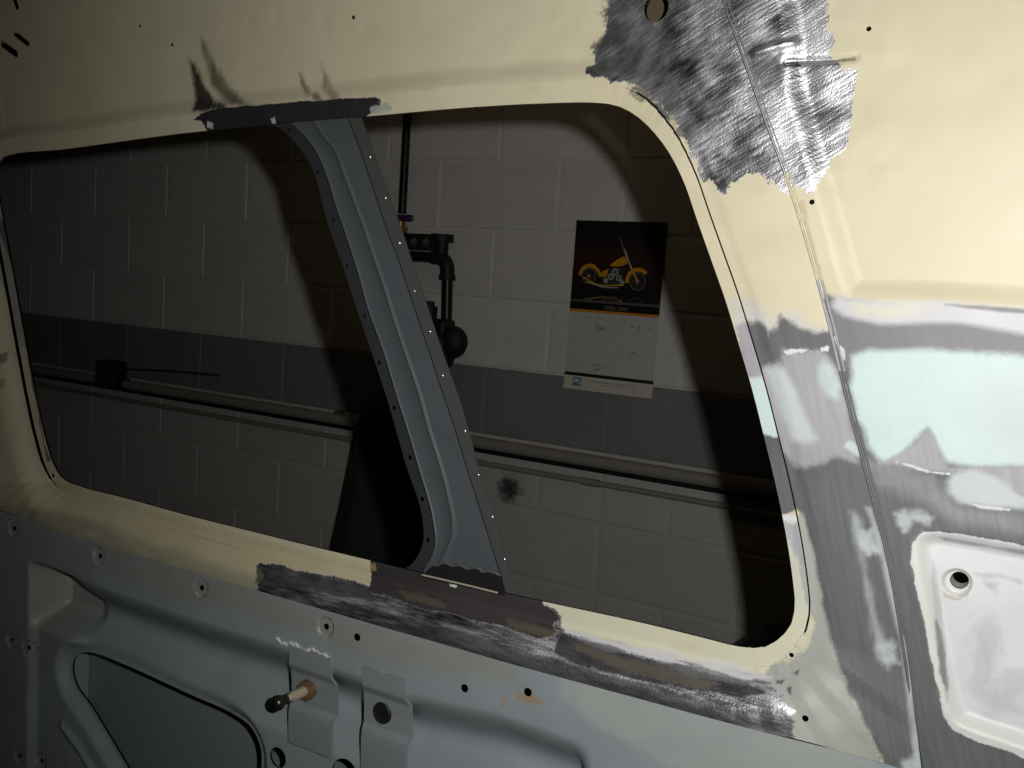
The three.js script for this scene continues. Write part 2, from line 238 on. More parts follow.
// a sheet: grid over [x0,x1]x[y0,y1], trimmed to keep > 0, with the cut edges turned back by the sheet's thickness
function sheet(xs, ys, keep, relief, uvBox, fine, thick = 2.2) {
  const P = [], N = [], U = [], I = [];
  const push = (X, Y, drop = 0, n) => {
    const z = relief(X, Y), e = 0.6; let nx, ny, nz = 1;
    if (n) [nx, ny, nz] = n; else { nx = -(relief(X + e, Y) - z) / e; ny = -(relief(X, Y + e) - z) / e; const l = Math.hypot(nx, ny, 1); nx /= l; ny /= l; nz /= l; }
    P.push(X / 1000, EYE + Y / 1000, (z - drop) / 1000); N.push(nx, ny, nz); U.push((X - uvBox[0]) / (uvBox[1] - uvBox[0]), (Y - uvBox[2]) / (uvBox[3] - uvBox[2]));
    return P.length / 3 - 1;
  };
  const cut = (a, b) => { const t = a[2] / (a[2] - b[2]); return [mix(a[0], b[0], t), mix(a[1], b[1], t), 0]; };
  const tri = (a, b, c) => {
    const v = [a, b, c], out = [], edge = [];
    for (let i = 0; i < 3; i++) { const p = v[i], q = v[(i + 1) % 3]; if (p[2] > 0) out.push(p); if ((p[2] > 0) !== (q[2] > 0)) { const k = cut(p, q); out.push(k); edge.push(k); } }
    if (out.length < 3) return;
    const id = out.map((p) => push(p[0], p[1])); for (let i = 1; i + 1 < id.length; i++) I.push(id[0], id[i], id[i + 1]);
    if (edge.length === 2) {
      const [p, q] = edge, dx = q[0] - p[0], dy = q[1] - p[1], l = Math.hypot(dx, dy); if (l < 1e-6) return;
      const k = keep((p[0] + q[0]) / 2 + dy / l * 0.3, (p[1] + q[1]) / 2 - dx / l * 0.3) < 0 ? 1 : -1, n = [dy / l * k, -dx / l * k, 0];
      const s = [push(p[0], p[1], 0, n), push(q[0], q[1], 0, n), push(q[0], q[1], thick, n), push(p[0], p[1], thick, n)];
      I.push(s[0], s[1], s[2], s[0], s[2], s[3]);
    }
  };
  const nx = xs.length, ny = ys.length, K = new Float32Array(nx * ny), id = new Int32Array(nx * ny).fill(-1);
  for (let j = 0; j < ny; j++) for (let i = 0; i < nx; i++) K[j * nx + i] = keep(xs[i], ys[j]);
  const node = (i, j) => { const k = j * nx + i; if (id[k] < 0) id[k] = push(xs[i], ys[j]); return id[k]; };
  const small = (X, Y, m) => fine.some((f) => Math.abs(X - f[0]) < f[2] + m && Math.abs(Y - f[1]) < f[2] + m);
  for (let j = 0; j + 1 < ny; j++) for (let i = 0; i + 1 < nx; i++) {
    const k = [K[j * nx + i], K[j * nx + i + 1], K[(j + 1) * nx + i + 1], K[(j + 1) * nx + i]];
    const w = Math.max(xs[i + 1] - xs[i], ys[j + 1] - ys[j]);
    const near = Math.min(...k) < 14 && small((xs[i] + xs[i + 1]) / 2, (ys[j] + ys[j + 1]) / 2, w + 2);
    if (near) {
      const n = Math.max(2, Math.round(w / 0.7)), g = [];
      for (let b = 0; b <= n; b++) for (let a = 0; a <= n; a++) { const X = mix(xs[i], xs[i + 1], a / n), Y = mix(ys[j], ys[j + 1], b / n); g.push([X, Y, keep(X, Y)]); }
      for (let b = 0; b < n; b++) for (let a = 0; a < n; a++) { const q = [g[b * (n + 1) + a], g[b * (n + 1) + a + 1], g[(b + 1) * (n + 1) + a + 1], g[(b + 1) * (n + 1) + a]]; tri(q[0], q[1], q[2]); tri(q[0], q[2], q[3]); }
      continue;
    }
    const m = Math.min(...k), M = Math.max(...k); if (M <= 0) continue;
    if (m > 0) { const a = node(i, j), b = node(i + 1, j), c = node(i + 1, j + 1), d = node(i, j + 1); I.push(a, b, c, a, c, d); continue; }
    const v = [[xs[i], ys[j], k[0]], [xs[i + 1], ys[j], k[1]], [xs[i + 1], ys[j + 1], k[2]], [xs[i], ys[j + 1], k[3]]]; tri(v[0], v[1], v[2]); tri(v[0], v[2], v[3]);
  }
  const g = new THREE.BufferGeometry();
  g.setAttribute('position', new THREE.Float32BufferAttribute(P, 3)); g.setAttribute('normal', new THREE.Float32BufferAttribute(N, 3)); g.setAttribute('uv', new THREE.Float32BufferAttribute(U, 2)); g.setIndex(I);
  return g;
}
const stops = (...s) => { const o = [s[0]]; for (let i = 1; i + 1 < s.length; i += 2) { const a = o[o.length - 1], b = s[i + 1], n = Math.max(1, Math.round((b - a) / s[i])); for (let k = 1; k <= n; k++) o.push(a + (b - a) * k / n); } return o; };

// ---------------------------------------------------------------- the van's side: paint, primer, filler and bare steel
const C = {
  cream: { c: srgb(200, 193, 166), r: 0.5, m: 0 }, creamPale: { c: srgb(198, 197, 176), r: 0.5, m: 0 }, creamDull: { c: srgb(186, 178, 146), r: 0.5, m: 0 },
  steel: { c: srgb(204, 205, 210), r: 0.43, m: 1, v: 0.06 }, sillSteel: { c: srgb(206, 206, 212), r: 0.46, m: 1, v: 0.06 }, steelDark: { c: srgb(90, 90, 95), r: 0.5, m: 0.8, v: 0.1 }, burnt: { c: srgb(60, 57, 57), r: 0.6, m: 0.3 }, rust: { c: srgb(90, 80, 64), r: 0.7, m: 0.1 }, soot: { c: srgb(58, 50, 38), r: 0.8, m: 0 }, black: { c: srgb(40, 41, 44), r: 0.5, m: 0 },
  primer: { c: srgb(90, 92, 95), r: 0.55, m: 0, v: 0.2 }, primerMid: { c: srgb(112, 112, 116), r: 0.55, m: 0, v: 0.08 }, primerLight: { c: srgb(152, 151, 157), r: 0.55, m: 0, v: 0.14 }, lilac: { c: srgb(186, 186, 192), r: 0.5, m: 0 },
  filler: { c: srgb(186, 204, 206), r: 0.55, m: 0 }, fillerGrey: { c: srgb(180, 188, 188), r: 0.55, m: 0 }, white: { c: srgb(200, 205, 206), r: 0.5, m: 0 },
  grey: { c: srgb(140, 149, 154), r: 0.42, m: 0 }, greyOlive: { c: srgb(134, 135, 120), r: 0.5, m: 0 }, greyPale: { c: srgb(160, 164, 158), r: 0.5, m: 0 }, ochre: { c: srgb(156, 128, 92), r: 0.6, m: 0 },
};
// patches: [material, outline, softness mm, raggedness mm, noise scale mm, streak stretch (x, y), opacity]
const WINDOW_PATCHES = [
  ['creamDull', [[-1234.7, -305.3], [-1025, -277.5], [-783.3, -282], [-547.3, -282.2], [-546.1, -301.8], [-656.7, -337], [-878.3, -340.5], [-1234.4, -348.5]], 6, 6, 40, 3, 1, 0.8],
  ['greyOlive', [[-1224.1, -325.4], [-1015.5, -308.1], [-854.9, -317.1], [-651.9, -318.6], [-592.5, -318.7], [-651, -336.2], [-870.8, -339.9], [-1223.9, -349.6]], 5, 8, 30, 3, 1, 0.7],
  ['greyPale', [[-1218.8, 97.9], [-1150.3, 61.2], [-1124.1, -36.1], [-1098.4, -114.3], [-1122.7, -122.7], [-1148.7, -49.9], [-1196.2, 10.5]], 1.5, 5, 9, 1, 1, 0.9],
  ['primer', [[-1200, 54.5], [-1153.1, 34.3], [-1131.6, -24.1], [-1114.2, -84.8], [-1092.4, -169.6], [-1071, -235.5], [-1058.7, -254.9], [-1066.6, -256.1], [-1092.1, -182.1], [-1118.1, -97.5], [-1139.8, -24.5], [-1165.5, 17.9]], 0.8, 2.5, 6, 1, 3, 0.85],
  ['primer', [[-1152.7, -131.8], [-1136, -126.4], [-1137.9, -139.2], [-1152.6, -143.1]], 1, 3, 5, 1, 1, 0.7], ['primer', [[-1148.1, -160.4], [-1135.5, -161.6], [-1139.5, -172.2], [-1152.2, -171]], 1, 3, 5, 1, 1, 0.5],
  // smoke streaks above the welded post, and the black weld line
  ['soot', [[-820.4, 158.3], [-825.9, 179.3], [-833.5, 214.8], [-824.1, 210.2], [-812.7, 189], [-798.5, 174.1], [-770.1, 160.8]], 8, 4, 6, 1, 4, 1], ['black', [[-815.9, 158.2], [-818.2, 176.9], [-802.7, 168.1], [-778.8, 160.1]], 5, 3, 6, 1, 2, 0.8],
  ['soot', [[-747.1, 160], [-779.2, 169.2], [-797.6, 186.3], [-810.8, 215.5], [-814.7, 236.2], [-803.7, 223.2], [-786.2, 193.9], [-765.1, 176.7], [-727.5, 159.4]], 10, 4, 8, 1, 3, 0.8],
  ['soot', [[-678.1, 194.2], [-666.8, 178.4], [-643, 166], [-607.8, 159], [-637.7, 161], [-661.1, 168.6], [-674.8, 180.6]], 6, 3, 8, 1, 3, 0.7],
  ['soot', [[-650.1, 200.3], [-636.3, 180.8], [-620.5, 165.1], [-607.8, 159], [-630.3, 163.6], [-646.4, 179.3]], 6, 3, 8, 1, 3, 0.6],
  ['creamPale', [[-834.4, 145.2], [-819.4, 153.1], [-797, 155.5], [-795.3, 149.3], [-810.1, 147.7]], 1, 2, 4],
  ['black', [[-802.6, 137.7], [-807.5, 148.1], [-822.7, 149], [-803.4, 156.2], [-778.5, 160.5], [-684.1, 162.6], [-574.5, 163.2], [-567.3, 160.6], [-569.4, 156.2], [-585.4, 148.5], [-610.5, 144.1], [-667.2, 141.4], [-716.7, 141.2], [-773.2, 140.1]], 0.8, 1.6, 6, 2, 1, 1],
  ['greyPale', [[-579.8, 155.1], [-562.5, 158.1], [-555.3, 153.3], [-573.6, 149.4], [-583.1, 149.7]], 1.2, 2, 4, 1, 1, 0.9],
  ['white', [[-799.6, 148.1], [-790.6, 145.8], [-793.3, 139.7], [-800.9, 141.9]], 0.8, 1, 3, 1, 1, 0.8], ['white', [[-707.7, 147.9], [-702.3, 148.7], [-702, 141.8], [-707.4, 142]], 0.8, 1, 3, 1, 1, 0.8],
  // ground-back steel around the upper rear corner
  ['steel', [[-343, 276.1], [-344.4, 230.1], [-347.8, 207], [-353.6, 190.2], [-355, 185.5], [-349.3, 181.2], [-359.9, 179.9], [-360.5, 175.5], [-352, 171.1], [-337.5, 167.3], [-309.2, 160.5], [-293.2, 151.4], [-280.5, 138.8], [-269.2, 121.7], [-259.4, 101.9], [-251.2, 82.2], [-247.2, 91.3], [-242.1, 86.7], [-233.2, 75.5], [-229.5, 86.8], [-220.7, 91.3], [-207.3, 94.2], [-199.3, 88.4], [-188, 78.2], [-175.9, 74], [-155.3, 81.4], [-151.7, 253.7]], 1.2, 5, 7, 1, 3, 1],
  ['steelDark', [[-344.4, 230.1], [-297.9, 224.5], [-285.4, 195], [-286.8, 172.4], [-266.1, 141.3], [-256, 118.5], [-269.2, 121.7], [-291.6, 151.3], [-337.5, 167.3], [-354.1, 174.4], [-350.8, 199.4]], 9, 14, 14, 3, 1, 0.75],
  ['primer', [[-316.5, 161.1], [-305.9, 158.3], [-309.2, 156.9]], 0.8, 1, 3], ['primer', [[-298.3, 148.7], [-291.5, 146.9], [-282, 133.6], [-290.8, 139.2]], 0.8, 2, 4],
  // pale sill at the rear end and chipped edges along it
  ['creamPale', [[-371.3, -273.4], [-273.8, -269.8], [-174.5, -266.6], [-155.9, -252.4], [-151.9, -223.3], [-161.4, -178.7], [-149.7, -191.8], [-140.3, -220.6], [-137.8, -239.4], [-141.7, -259.8], [-153.6, -277.1], [-187.8, -292.7], [-228.3, -297], [-289.3, -297.7], [-353.4, -299.7]], 2, 3, 14, 2, 1, 0.9],
  ['greyPale', [[-225.7, -293.7], [-170.2, -288.4], [-142.6, -261.4], [-135.5, -236.5], [-146.6, -219.9], [-159.6, -161.4], [-153.2, -151.2], [-138.9, -178.7], [-128.2, -215.7], [-116.2, -250.8], [-105, -278.2], [-90.1, -302.7], [-75.2, -328.3], [-106.5, -335.4], [-143.7, -328.3], [-198.2, -327.1], [-215.4, -317.3]], 2.2, 5, 10, 1, 2, 1],
  ['greyOlive', [[-109.4, -306.2], [-88.2, -307.4], [-79.4, -327.4], [-106.8, -332.4], [-121.8, -325.5]], 6, 8, 12, 1, 1, 0.35],
  ['lilac', [[-651.6, -304.3], [-611.7, -301], [-541.4, -298.8], [-548.1, -308.2], [-598.3, -309.3], [-637.8, -309.7]], 0.8, 3, 5, 4, 1, 0.9], ['lilac', [[-351.8, -292.8], [-306.3, -292.1], [-261.5, -291], [-219.3, -288.4], [-187, -287.9], [-163.7, -288], [-186, -299], [-226.4, -301.9], [-269.4, -301.6], [-314.7, -303], [-347.1, -302.4]], 0.8, 5, 7, 4, 1, 0.9],
  // ground-back steel along the sill
  ['sillSteel', [[-695.7, -308.6], [-684.1, -315.8], [-686.2, -330.1], [-646.9, -338.1], [-594, -338.2], [-508, -338.3], [-397.8, -337.5], [-300.4, -335.9], [-213.6, -333.7], [-165.8, -333.1], [-143, -332.5], [-139.9, -318.9], [-148, -311.9], [-142.1, -303.8], [-152.1, -300.4], [-149.7, -294.2], [-167.8, -295.4], [-188.7, -296.4], [-225.1, -296.5], [-267.6, -297.8], [-303.6, -296.8], [-341.2, -295.8], [-354.2, -277.7], [-382.2, -273.5], [-512, -276], [-544.8, -284.9], [-551.1, -300.1], [-596.1, -302], [-640.8, -302.3], [-667.9, -304.9]], 1, 3.5, 6, 4, 1, 1],
  ['steelDark', [[-698.7, -310], [-638, -304.5], [-553.4, -302.4], [-540.7, -310.5], [-637.2, -320], [-689.5, -323]], 1.5, 3, 6, 4, 1, 0.8],
  ['steelDark', [[-590.8, -334.3], [-482.2, -334.5], [-375.4, -333.8], [-280.7, -332.4], [-196.4, -329.5], [-142.4, -329.1], [-141.1, -311.4], [-147.7, -304], [-182.1, -312.4], [-264.6, -314.3], [-356.9, -315.5], [-461.1, -315]], 3, 4, 8, 6, 1, 0.9],
  ['steelDark', [[-346.4, -298], [-295.7, -298.3], [-226.2, -297], [-185.7, -296.6], [-166.8, -297.7], [-184.7, -306.8], [-224.9, -310.7], [-267.6, -313.2], [-322.2, -314.8], [-345.3, -312]], 2, 3, 6, 5, 1, 1], ['rust', [[-332.6, -302.5], [-268.6, -300.7], [-201.2, -300.9], [-216.8, -308.5], [-285.6, -310.4]], 3, 4, 7, 5, 1, 0.6],
  ['burnt', [[-556.6, -276.7], [-513.7, -272.7], [-470.2, -272.1], [-391.3, -271.4], [-365.1, -273.6], [-368.6, -278.9], [-355.7, -280.3], [-348.4, -286.6], [-355.6, -293.7], [-347.6, -297.1], [-362.5, -306.2], [-403.2, -305.3], [-467.9, -305.8], [-523.2, -307], [-554.9, -304.2]], 1.2, 3, 6, 4, 1, 1],
  ['rust', [[-523.1, -296.9], [-490.6, -295.4], [-461, -299.2], [-467.4, -303.5], [-508.6, -303.4]], 3, 3, 6, 4, 1, 0.6], ['rust', [[-401.1, -297.2], [-372.7, -296.7], [-347.1, -296.7], [-356.2, -304.3], [-396.6, -303.4]], 2, 3, 6, 4, 1, 0.65],
  ['rust', [[-341.9, -300.1], [-295.2, -298.8], [-250.8, -300.7], [-259, -306.3], [-313, -306]], 3, 4, 8, 4, 1, 0.35],
  ['ochre', [[-558.6, -282.5], [-551.6, -277], [-548.6, -285.4], [-555.8, -287.9]], 0.8, 1, 3, 1, 1, 0.8],
  ['white', [[-464.8, -280], [-456, -279.9], [-456.9, -283], [-463.6, -282.5]], 0.6, 1, 3],
  ['primer', [[-334.1, -297.3], [-305.9, -297.2], [-269.9, -295.7], [-261, -297.6], [-305.6, -300.6]], 0.8, 2.5, 5, 4, 1, 0.9], ['primer', [[-261, -297.6], [-218.9, -293.2], [-190.3, -295.3], [-163.4, -291.1], [-186, -299], [-226.4, -301.9]], 0.8, 3, 5, 4, 1, 0.9], ['primer', [[-243.1, -293.6], [-219.7, -292.4], [-227.7, -295.4]], 0.6, 2, 4, 3, 1, 0.8], ['primer', [[-150.7, -291.6], [-146.7, -286.6], [-147.5, -293.9]], 0.6, 1.5, 3], ['primer', [[-148.8, -280.1], [-142, -272.8], [-145.1, -279.9]], 0.6, 2, 3], ['primer', [[-159.2, -289.3], [-151.4, -284], [-155.4, -289.8]], 0.6, 2, 3],
];
const PILLAR_PATCHES = [
  // rear pillar: primer, filler
  ['lilac', [[-215.8, 1.5], [-204.8, -0.8], [-186.3, -13], [-176.1, -3.4], [-163.2, -15.7], [-143, -18.5], [-141.9, -29.3], [-173.3, -32.1], [-201.7, -34.6]], 6, 8, 20, 1, 1, 0.8],
  ['primer', [[-222.2, -14.2], [-197.2, -16.9], [-190.2, -26.8], [-185, -18.9], [-182.1, -9.7], [-175.2, -12.2], [-167.3, -19], [-155.4, -22.4], [-135.7, -20.8], [-122, -61.5], [-104.8, -110], [-82, -175.9], [-63.8, -237.7], [-43.4, -320.6], [-74.5, -330.7], [-90.8, -305.3], [-107.3, -280.9], [-122.1, -246.5], [-132.1, -218.2], [-143, -180.8], [-152.8, -155.2], [-163.5, -151.7], [-184.4, -105.2], [-202.8, -55.3]], 2, 6, 12, 1, 2, 1],
  ['primerLight', [[-175.9, -36.1], [-165.9, -33.7], [-147, -35.6], [-137, -50.7], [-128.2, -69.5], [-116.4, -104.4], [-118.4, -112.1], [-136.7, -111.9], [-152.9, -123.4], [-163.3, -121.9], [-183.6, -97.4], [-199.2, -61.1], [-189.6, -49.4], [-176.4, -46.6]], 2.5, 5, 14, 1, 1, 1],
  ['white', [[-177.3, -37.7], [-173.1, -35.1], [-160, -33.9], [-157, -35.8], [-165.6, -36.6], [-174.8, -39.7]], 0.8, 1.5, 4], ['white', [[-151.5, -32.4], [-146, -31.2], [-145.7, -34.1], [-150.6, -34.5]], 0.8, 1.5, 4],
  ['fillerGrey', [[-189.4, -52.4], [-182.2, -47.9], [-174.4, -52.4], [-165.8, -65], [-156.7, -83.3], [-148, -98.6], [-150.6, -102], [-165.2, -102.5], [-176.1, -81.2]], 3, 3, 14, 1, 2, 1],
  ['filler', [[-147.9, -40.8], [-141.8, -44.6], [-134.8, -58.5], [-135.2, -68.8], [-142.5, -66.7], [-149, -58.6], [-150.8, -47]], 3, 3, 12, 1, 1, 0.75], ['filler', [[-128.5, -101.8], [-124.1, -96.8], [-118, -101.8], [-116.8, -107.4], [-121.8, -105.2]], 1.5, 2, 5, 1, 1, 0.8],
  ['fillerGrey', [[-110.8, -161], [-102.8, -158], [-95.7, -174.3], [-103.5, -178.8], [-108.9, -172.5]], 2.5, 4, 6, 1, 2, 0.9], ['fillerGrey', [[-117.5, -148.9], [-112.8, -154], [-97.6, -210.3], [-86.6, -237.6], [-81.9, -257.3], [-91.2, -246.2], [-101.6, -211.2]], 3.5, 6, 8, 1, 4, 0.6],
  ['fillerGrey', [[-90.2, -242.9], [-81.3, -236.2], [-75.7, -251.2], [-83.2, -257.6], [-87.8, -252.8]], 2.5, 4, 6, 1, 1, 0.9], ['fillerGrey', [[-66, -320.4], [-56.1, -312.7], [-52.3, -323.5], [-62.8, -332.2]], 3, 4, 6, 1, 1, 0.8],
  ['fillerGrey', [[-108, -143.9], [-104.6, -143.3], [-84.8, -192.2], [-69.9, -240.1], [-52.2, -322.6], [-56, -323.8], [-73.4, -244.7], [-87.4, -200.1]], 2, 2.5, 5, 1, 4, 0.75],
];
const FLANGE_PATCHES = [
  ['lilac', [[-225.2, -2], [-208.1, -0.9], [-201.7, -19.5], [-215.3, -24.4]], 3, 3, 6, 1, 1, 0.7], ['primerLight', [[-217.9, -20.8], [-201.9, -17.2], [-189.6, -51.2], [-193.3, -60.8], [-206.4, -60.6]], 2, 3, 4], ['filler', [[-208.6, -62.4], [-193.6, -57.7], [-172.8, -101.2], [-175, -109.2], [-189.3, -103.4]], 1.5, 2, 4], ['primer', [[-191, -101.4], [-172.5, -104.2], [-155.6, -155.2], [-171.5, -162.7]], 1, 2, 3, 1, 1, 1], ['white', [[-173.1, -161.5], [-155.2, -159.8], [-154, -164.2], [-169.5, -167.1]], 0.8, 1.5, 3], ['primerLight', [[-169.5, -167.8], [-156.2, -165.4], [-147.6, -192.3], [-150.2, -204.4], [-154.2, -193.6]], 1.5, 4, 3], ['fillerGrey', [[-171, -167.3], [-162.1, -165.7], [-151.3, -200.8], [-144, -230.3], [-155.6, -234.6], [-163.8, -195.6]], 3, 3, 4, 1, 3, 0.5],
];
const REAR_PATCHES = [
  ['primer', [[-161.8, 9.3], [-137.1, 3.6], [52.4, -2.7], [93.9, -366.1], [-56.8, -426.9]], 2, 2, 10],
  ['primerMid', [[-151.4, 5.6], [-134.1, 0.9], [52.7, -5.2], [55.4, -28.8], [-20.2, -25.9], [-116.8, -35], [-129.3, -47.8], [-139.2, -32.8]], 2, 3, 16, 2, 1, 1],
  ['lilac', [[-143.4, 6.2], [-134.7, 3.1], [-75.1, 5.6], [-23.5, 4.4], [51.9, 3.5], [53.7, -12], [-21.8, -11.4], [-61.1, -7.1], [-112.6, -11.8], [-136.4, -7.9], [-144.1, -1.2]], 3, 4, 24, 3, 1, 1],
  ['creamPale', [[-134.5, 0.9], [-84.5, 4.3], [-77.8, 1.3], [-99.8, -6.6], [-126.7, -7.2]], 5, 5, 16, 2, 1, 0.9],
  ['primer', [[-71.8, 5.2], [-50, 5.3], [-23.6, 5.1], [8.6, 4.7], [8.9, 1.5], [-23.2, 1.8], [-55.9, 2.8]], 1.2, 1.5, 6, 4, 1, 0.8],
  ['filler', [[-128.7, -36.1], [-116.8, -31.4], [-58.9, -25.4], [-16.9, -23.5], [54.4, -21.2], [62.9, -96], [-12.3, -98.7], [-50.6, -104.6], [-60.2, -103.2], [-67, -93], [-73.2, -82.6], [-81.3, -92.2], [-91.7, -106.6], [-100.8, -109.4], [-111.4, -99.3], [-120.2, -80.1], [-127.2, -57.7]], 3, 4, 20, 1, 1, 1],
  ['fillerGrey', [[-44.5, -44.4], [56.2, -36.7], [62.2, -89.7], [-12.4, -97.3], [-36.5, -91.4]], 16, 14, 40, 1, 1, 0.6],
  ['primerLight', [[-96.9, -108.8], [-87.4, -97.3], [-78.9, -90.4], [-73.3, -81.2], [-68.7, -89], [-62.3, -100.8], [-56.8, -105.5], [-12.1, -100], [62.8, -94.7], [64.7, -111.7], [-10.2, -118], [-24.9, -114.3], [-43.9, -109.1], [-59.3, -111.5], [-75.4, -111.3]], 2, 3, 12, 1, 1, 1],
  ['fillerGrey', [[-57.5, -116.9], [-54.9, -110.9], [-42.9, -106.2], [-27.9, -109.3], [-10.1, -118.7], [65.1, -114.8], [66.2, -124.3], [-9.2, -126.7], [-28.2, -128.7], [-46.7, -129.1], [-54.7, -124.9]], 2.5, 3, 14, 1, 1, 1],
  ['white', [[-91.6, -108], [-80.9, -108.5], [-69, -111], [-56.3, -110.4], [-56.1, -111.7], [-70.1, -112.5], [-82.1, -110.1]], 0.6, 0.8, 4], ['white', [[-44.9, -128.8], [-32.4, -129.4], [-17.4, -128.8], [-17.2, -130.2], [-35.3, -131.3]], 0.6, 0.8, 4],
  ['primerLight', [[-111.6, -111], [-88.4, -113.3], [-68.3, -117.2], [-47.8, -131.4], [-8.5, -133.4], [66.9, -130.6], [67.6, -136.9], [-7.4, -144.2], [-46.5, -143.2], [-73.3, -132.3], [-100.6, -125.4]], 5, 7, 16, 3, 1, 0.55],
  ['fillerGrey', [[-87.8, -145], [-77.7, -140.3], [-69.1, -140.9], [-63.2, -142], [-66.4, -148.3], [-75.5, -148.5], [-81.2, -158.3], [-85, -153.2]], 2.5, 4, 6, 1, 1, 0.8],
  ['steel', [[-281, 269.2], [-256.2, 222.6], [-195, 87.1], [-178.2, 79.9], [-174.3, 84.3], [-167.8, 77.1], [-166.7, 87.2], [-161.4, 84.3], [-159.6, 94.3], [-156.2, 102.8], [-148.2, 106.2], [-149.1, 122.3], [-147.6, 141.8], [-145.8, 165.2], [-157.5, 172.7], [-167.7, 177.5], [-163, 186.9], [-170.7, 208.2], [-178.2, 257.1]], 1.2, 5, 6, 1, 3, 1],
  ['steelDark', [[-227.3, 184], [-204.6, 181.2], [-198.1, 166.5], [-208.8, 155.6], [-216.9, 161.7]], 4, 5, 8, 1, 1, 0.7],
  ['soot', [[-194.4, 173.4], [-172.9, 174.3], [-148, 175.6], [-148.4, 173.6], [-179.7, 171.1]], 1, 1.5, 4, 4, 1, 0.7],
  ['ochre', [[-177.1, 73.9], [-173.5, 74], [-147.1, -0.7], [-149.9, -0.9]], 1.5, 1.5, 6, 1, 4, 0.35],
  ['white', [[-148.4, -16], [-142.1, -22.8], [-134.1, -33.6], [-133.4, -40.8], [-140, -29.8]], 1, 1.5, 4, 1, 1, 0.9],
  ['white', [[-74.7, -177.2], [-75.5, -162.8], [-69.1, -154.3], [-59, -151.6], [-6.8, -151.5], [69.7, -151.4], [89.2, -322.1], [42.5, -302.3], [8.8, -296.1], [-21.8, -293.3], [-34.8, -290.7], [-42.9, -281.3]], 0.8, 1.5, 8, 1, 1, 1],
  ['creamPale', [[-74.4, -176.5], [-75.2, -162.1], [-70, -154.6], [-63, -159.7], [-65.7, -171.8], [-54.6, -215.8], [-38.6, -270.1], [-31.2, -279.7], [7.9, -286.6], [86.6, -301.2], [87.7, -311], [8.8, -294.9], [-34.7, -289.5], [-42.7, -280.1]], 2, 2, 8, 1, 1, 0.3],
  ['primerLight', [[-63.4, -171.3], [-60.5, -174.3], [-48.3, -229.8], [-40, -271.6], [-42.6, -272.3], [-52.1, -230.7]], 1, 3, 6, 1, 4, 0.5], ['primer', [[-54.8, -216.7], [-50.3, -222.9], [-42, -264.8], [-45.3, -258.3], [-51.3, -237.9]], 0.8, 3, 5, 1, 3, 0.7],
  ['primer', [[-58.5, -156.6], [-6.3, -156.2], [70.3, -156.5], [70.6, -159.1], [-6, -158.9], [-55, -158.8]], 1, 2.5, 5, 5, 1, 0.5],
  ['primerLight', [[-34.5, -178.9], [-18.7, -175.5], [-4.1, -176.6], [-6.1, -179.8], [-27.5, -180.2]], 1.5, 3, 5, 3, 1, 0.5], ['primerLight', [[-27.2, -183], [-18, -182.4], [-19.8, -188.5], [-26.1, -187]], 2, 4, 5, 1, 1, 0.5], ['primerLight', [[-36, -218], [-25, -203.9], [-7.9, -219.6], [-18.4, -236.6], [-25.3, -260.1]], 6, 16, 10, 1, 2, 0.35], ['primerLight', [[-22.2, -259.2], [3.3, -245], [6.3, -272.6], [-14.2, -275.8]], 6, 16, 10, 3, 1, 0.35],
  ['ochre', [[-54.1, -195.5], [-51.1, -199.2], [-43.2, -200.3], [-36.7, -195.9], [-35.6, -188.5], [-37, -193.1], [-43.5, -198.2], [-50.1, -196.7]], 0.8, 1, 4, 1, 1, 0.4],
];
const LOWER_PATCHES = [
  ['greyOlive', [[-1268.7, -337], [-869.8, -332.6], [-650.3, -331.6], [-482.4, -330.7], [-375.7, -329.4], [-374, -351.6], [-480.5, -360.1], [-595.6, -362], [-771.7, -368.1], [-938.4, -365.7], [-1010.3, -466.1], [-1130.3, -630.7], [-1267.6, -701.9]], 10, 14, 40, 2, 1, 0.55],
  ['greyPale', [[-336.5, -328.7], [-212.8, -326.2], [-86.8, -326.9], [-63.2, -346.2], [-207.4, -387.4], [-296.2, -364.6], [-334.9, -349.6]], 8, 12, 30, 2, 1, 0.6],
  ['ochre', [[-377.7, -356.3], [-364.2, -348.9], [-357.9, -354.3], [-351.7, -358], [-365.4, -360.1], [-375.3, -361.1]], 1, 2.5, 4, 2, 1, 0.75], ['ochre', [[-393.3, -366.2], [-385.3, -363], [-385.9, -369.6], [-392.6, -376.2]], 1.2, 2.5, 4, 1, 1, 0.5],
  ['white', [[-782.4, -277.4], [-782.4, -278.5], [-780.8, -278.2]], 1, 1, 3],
];
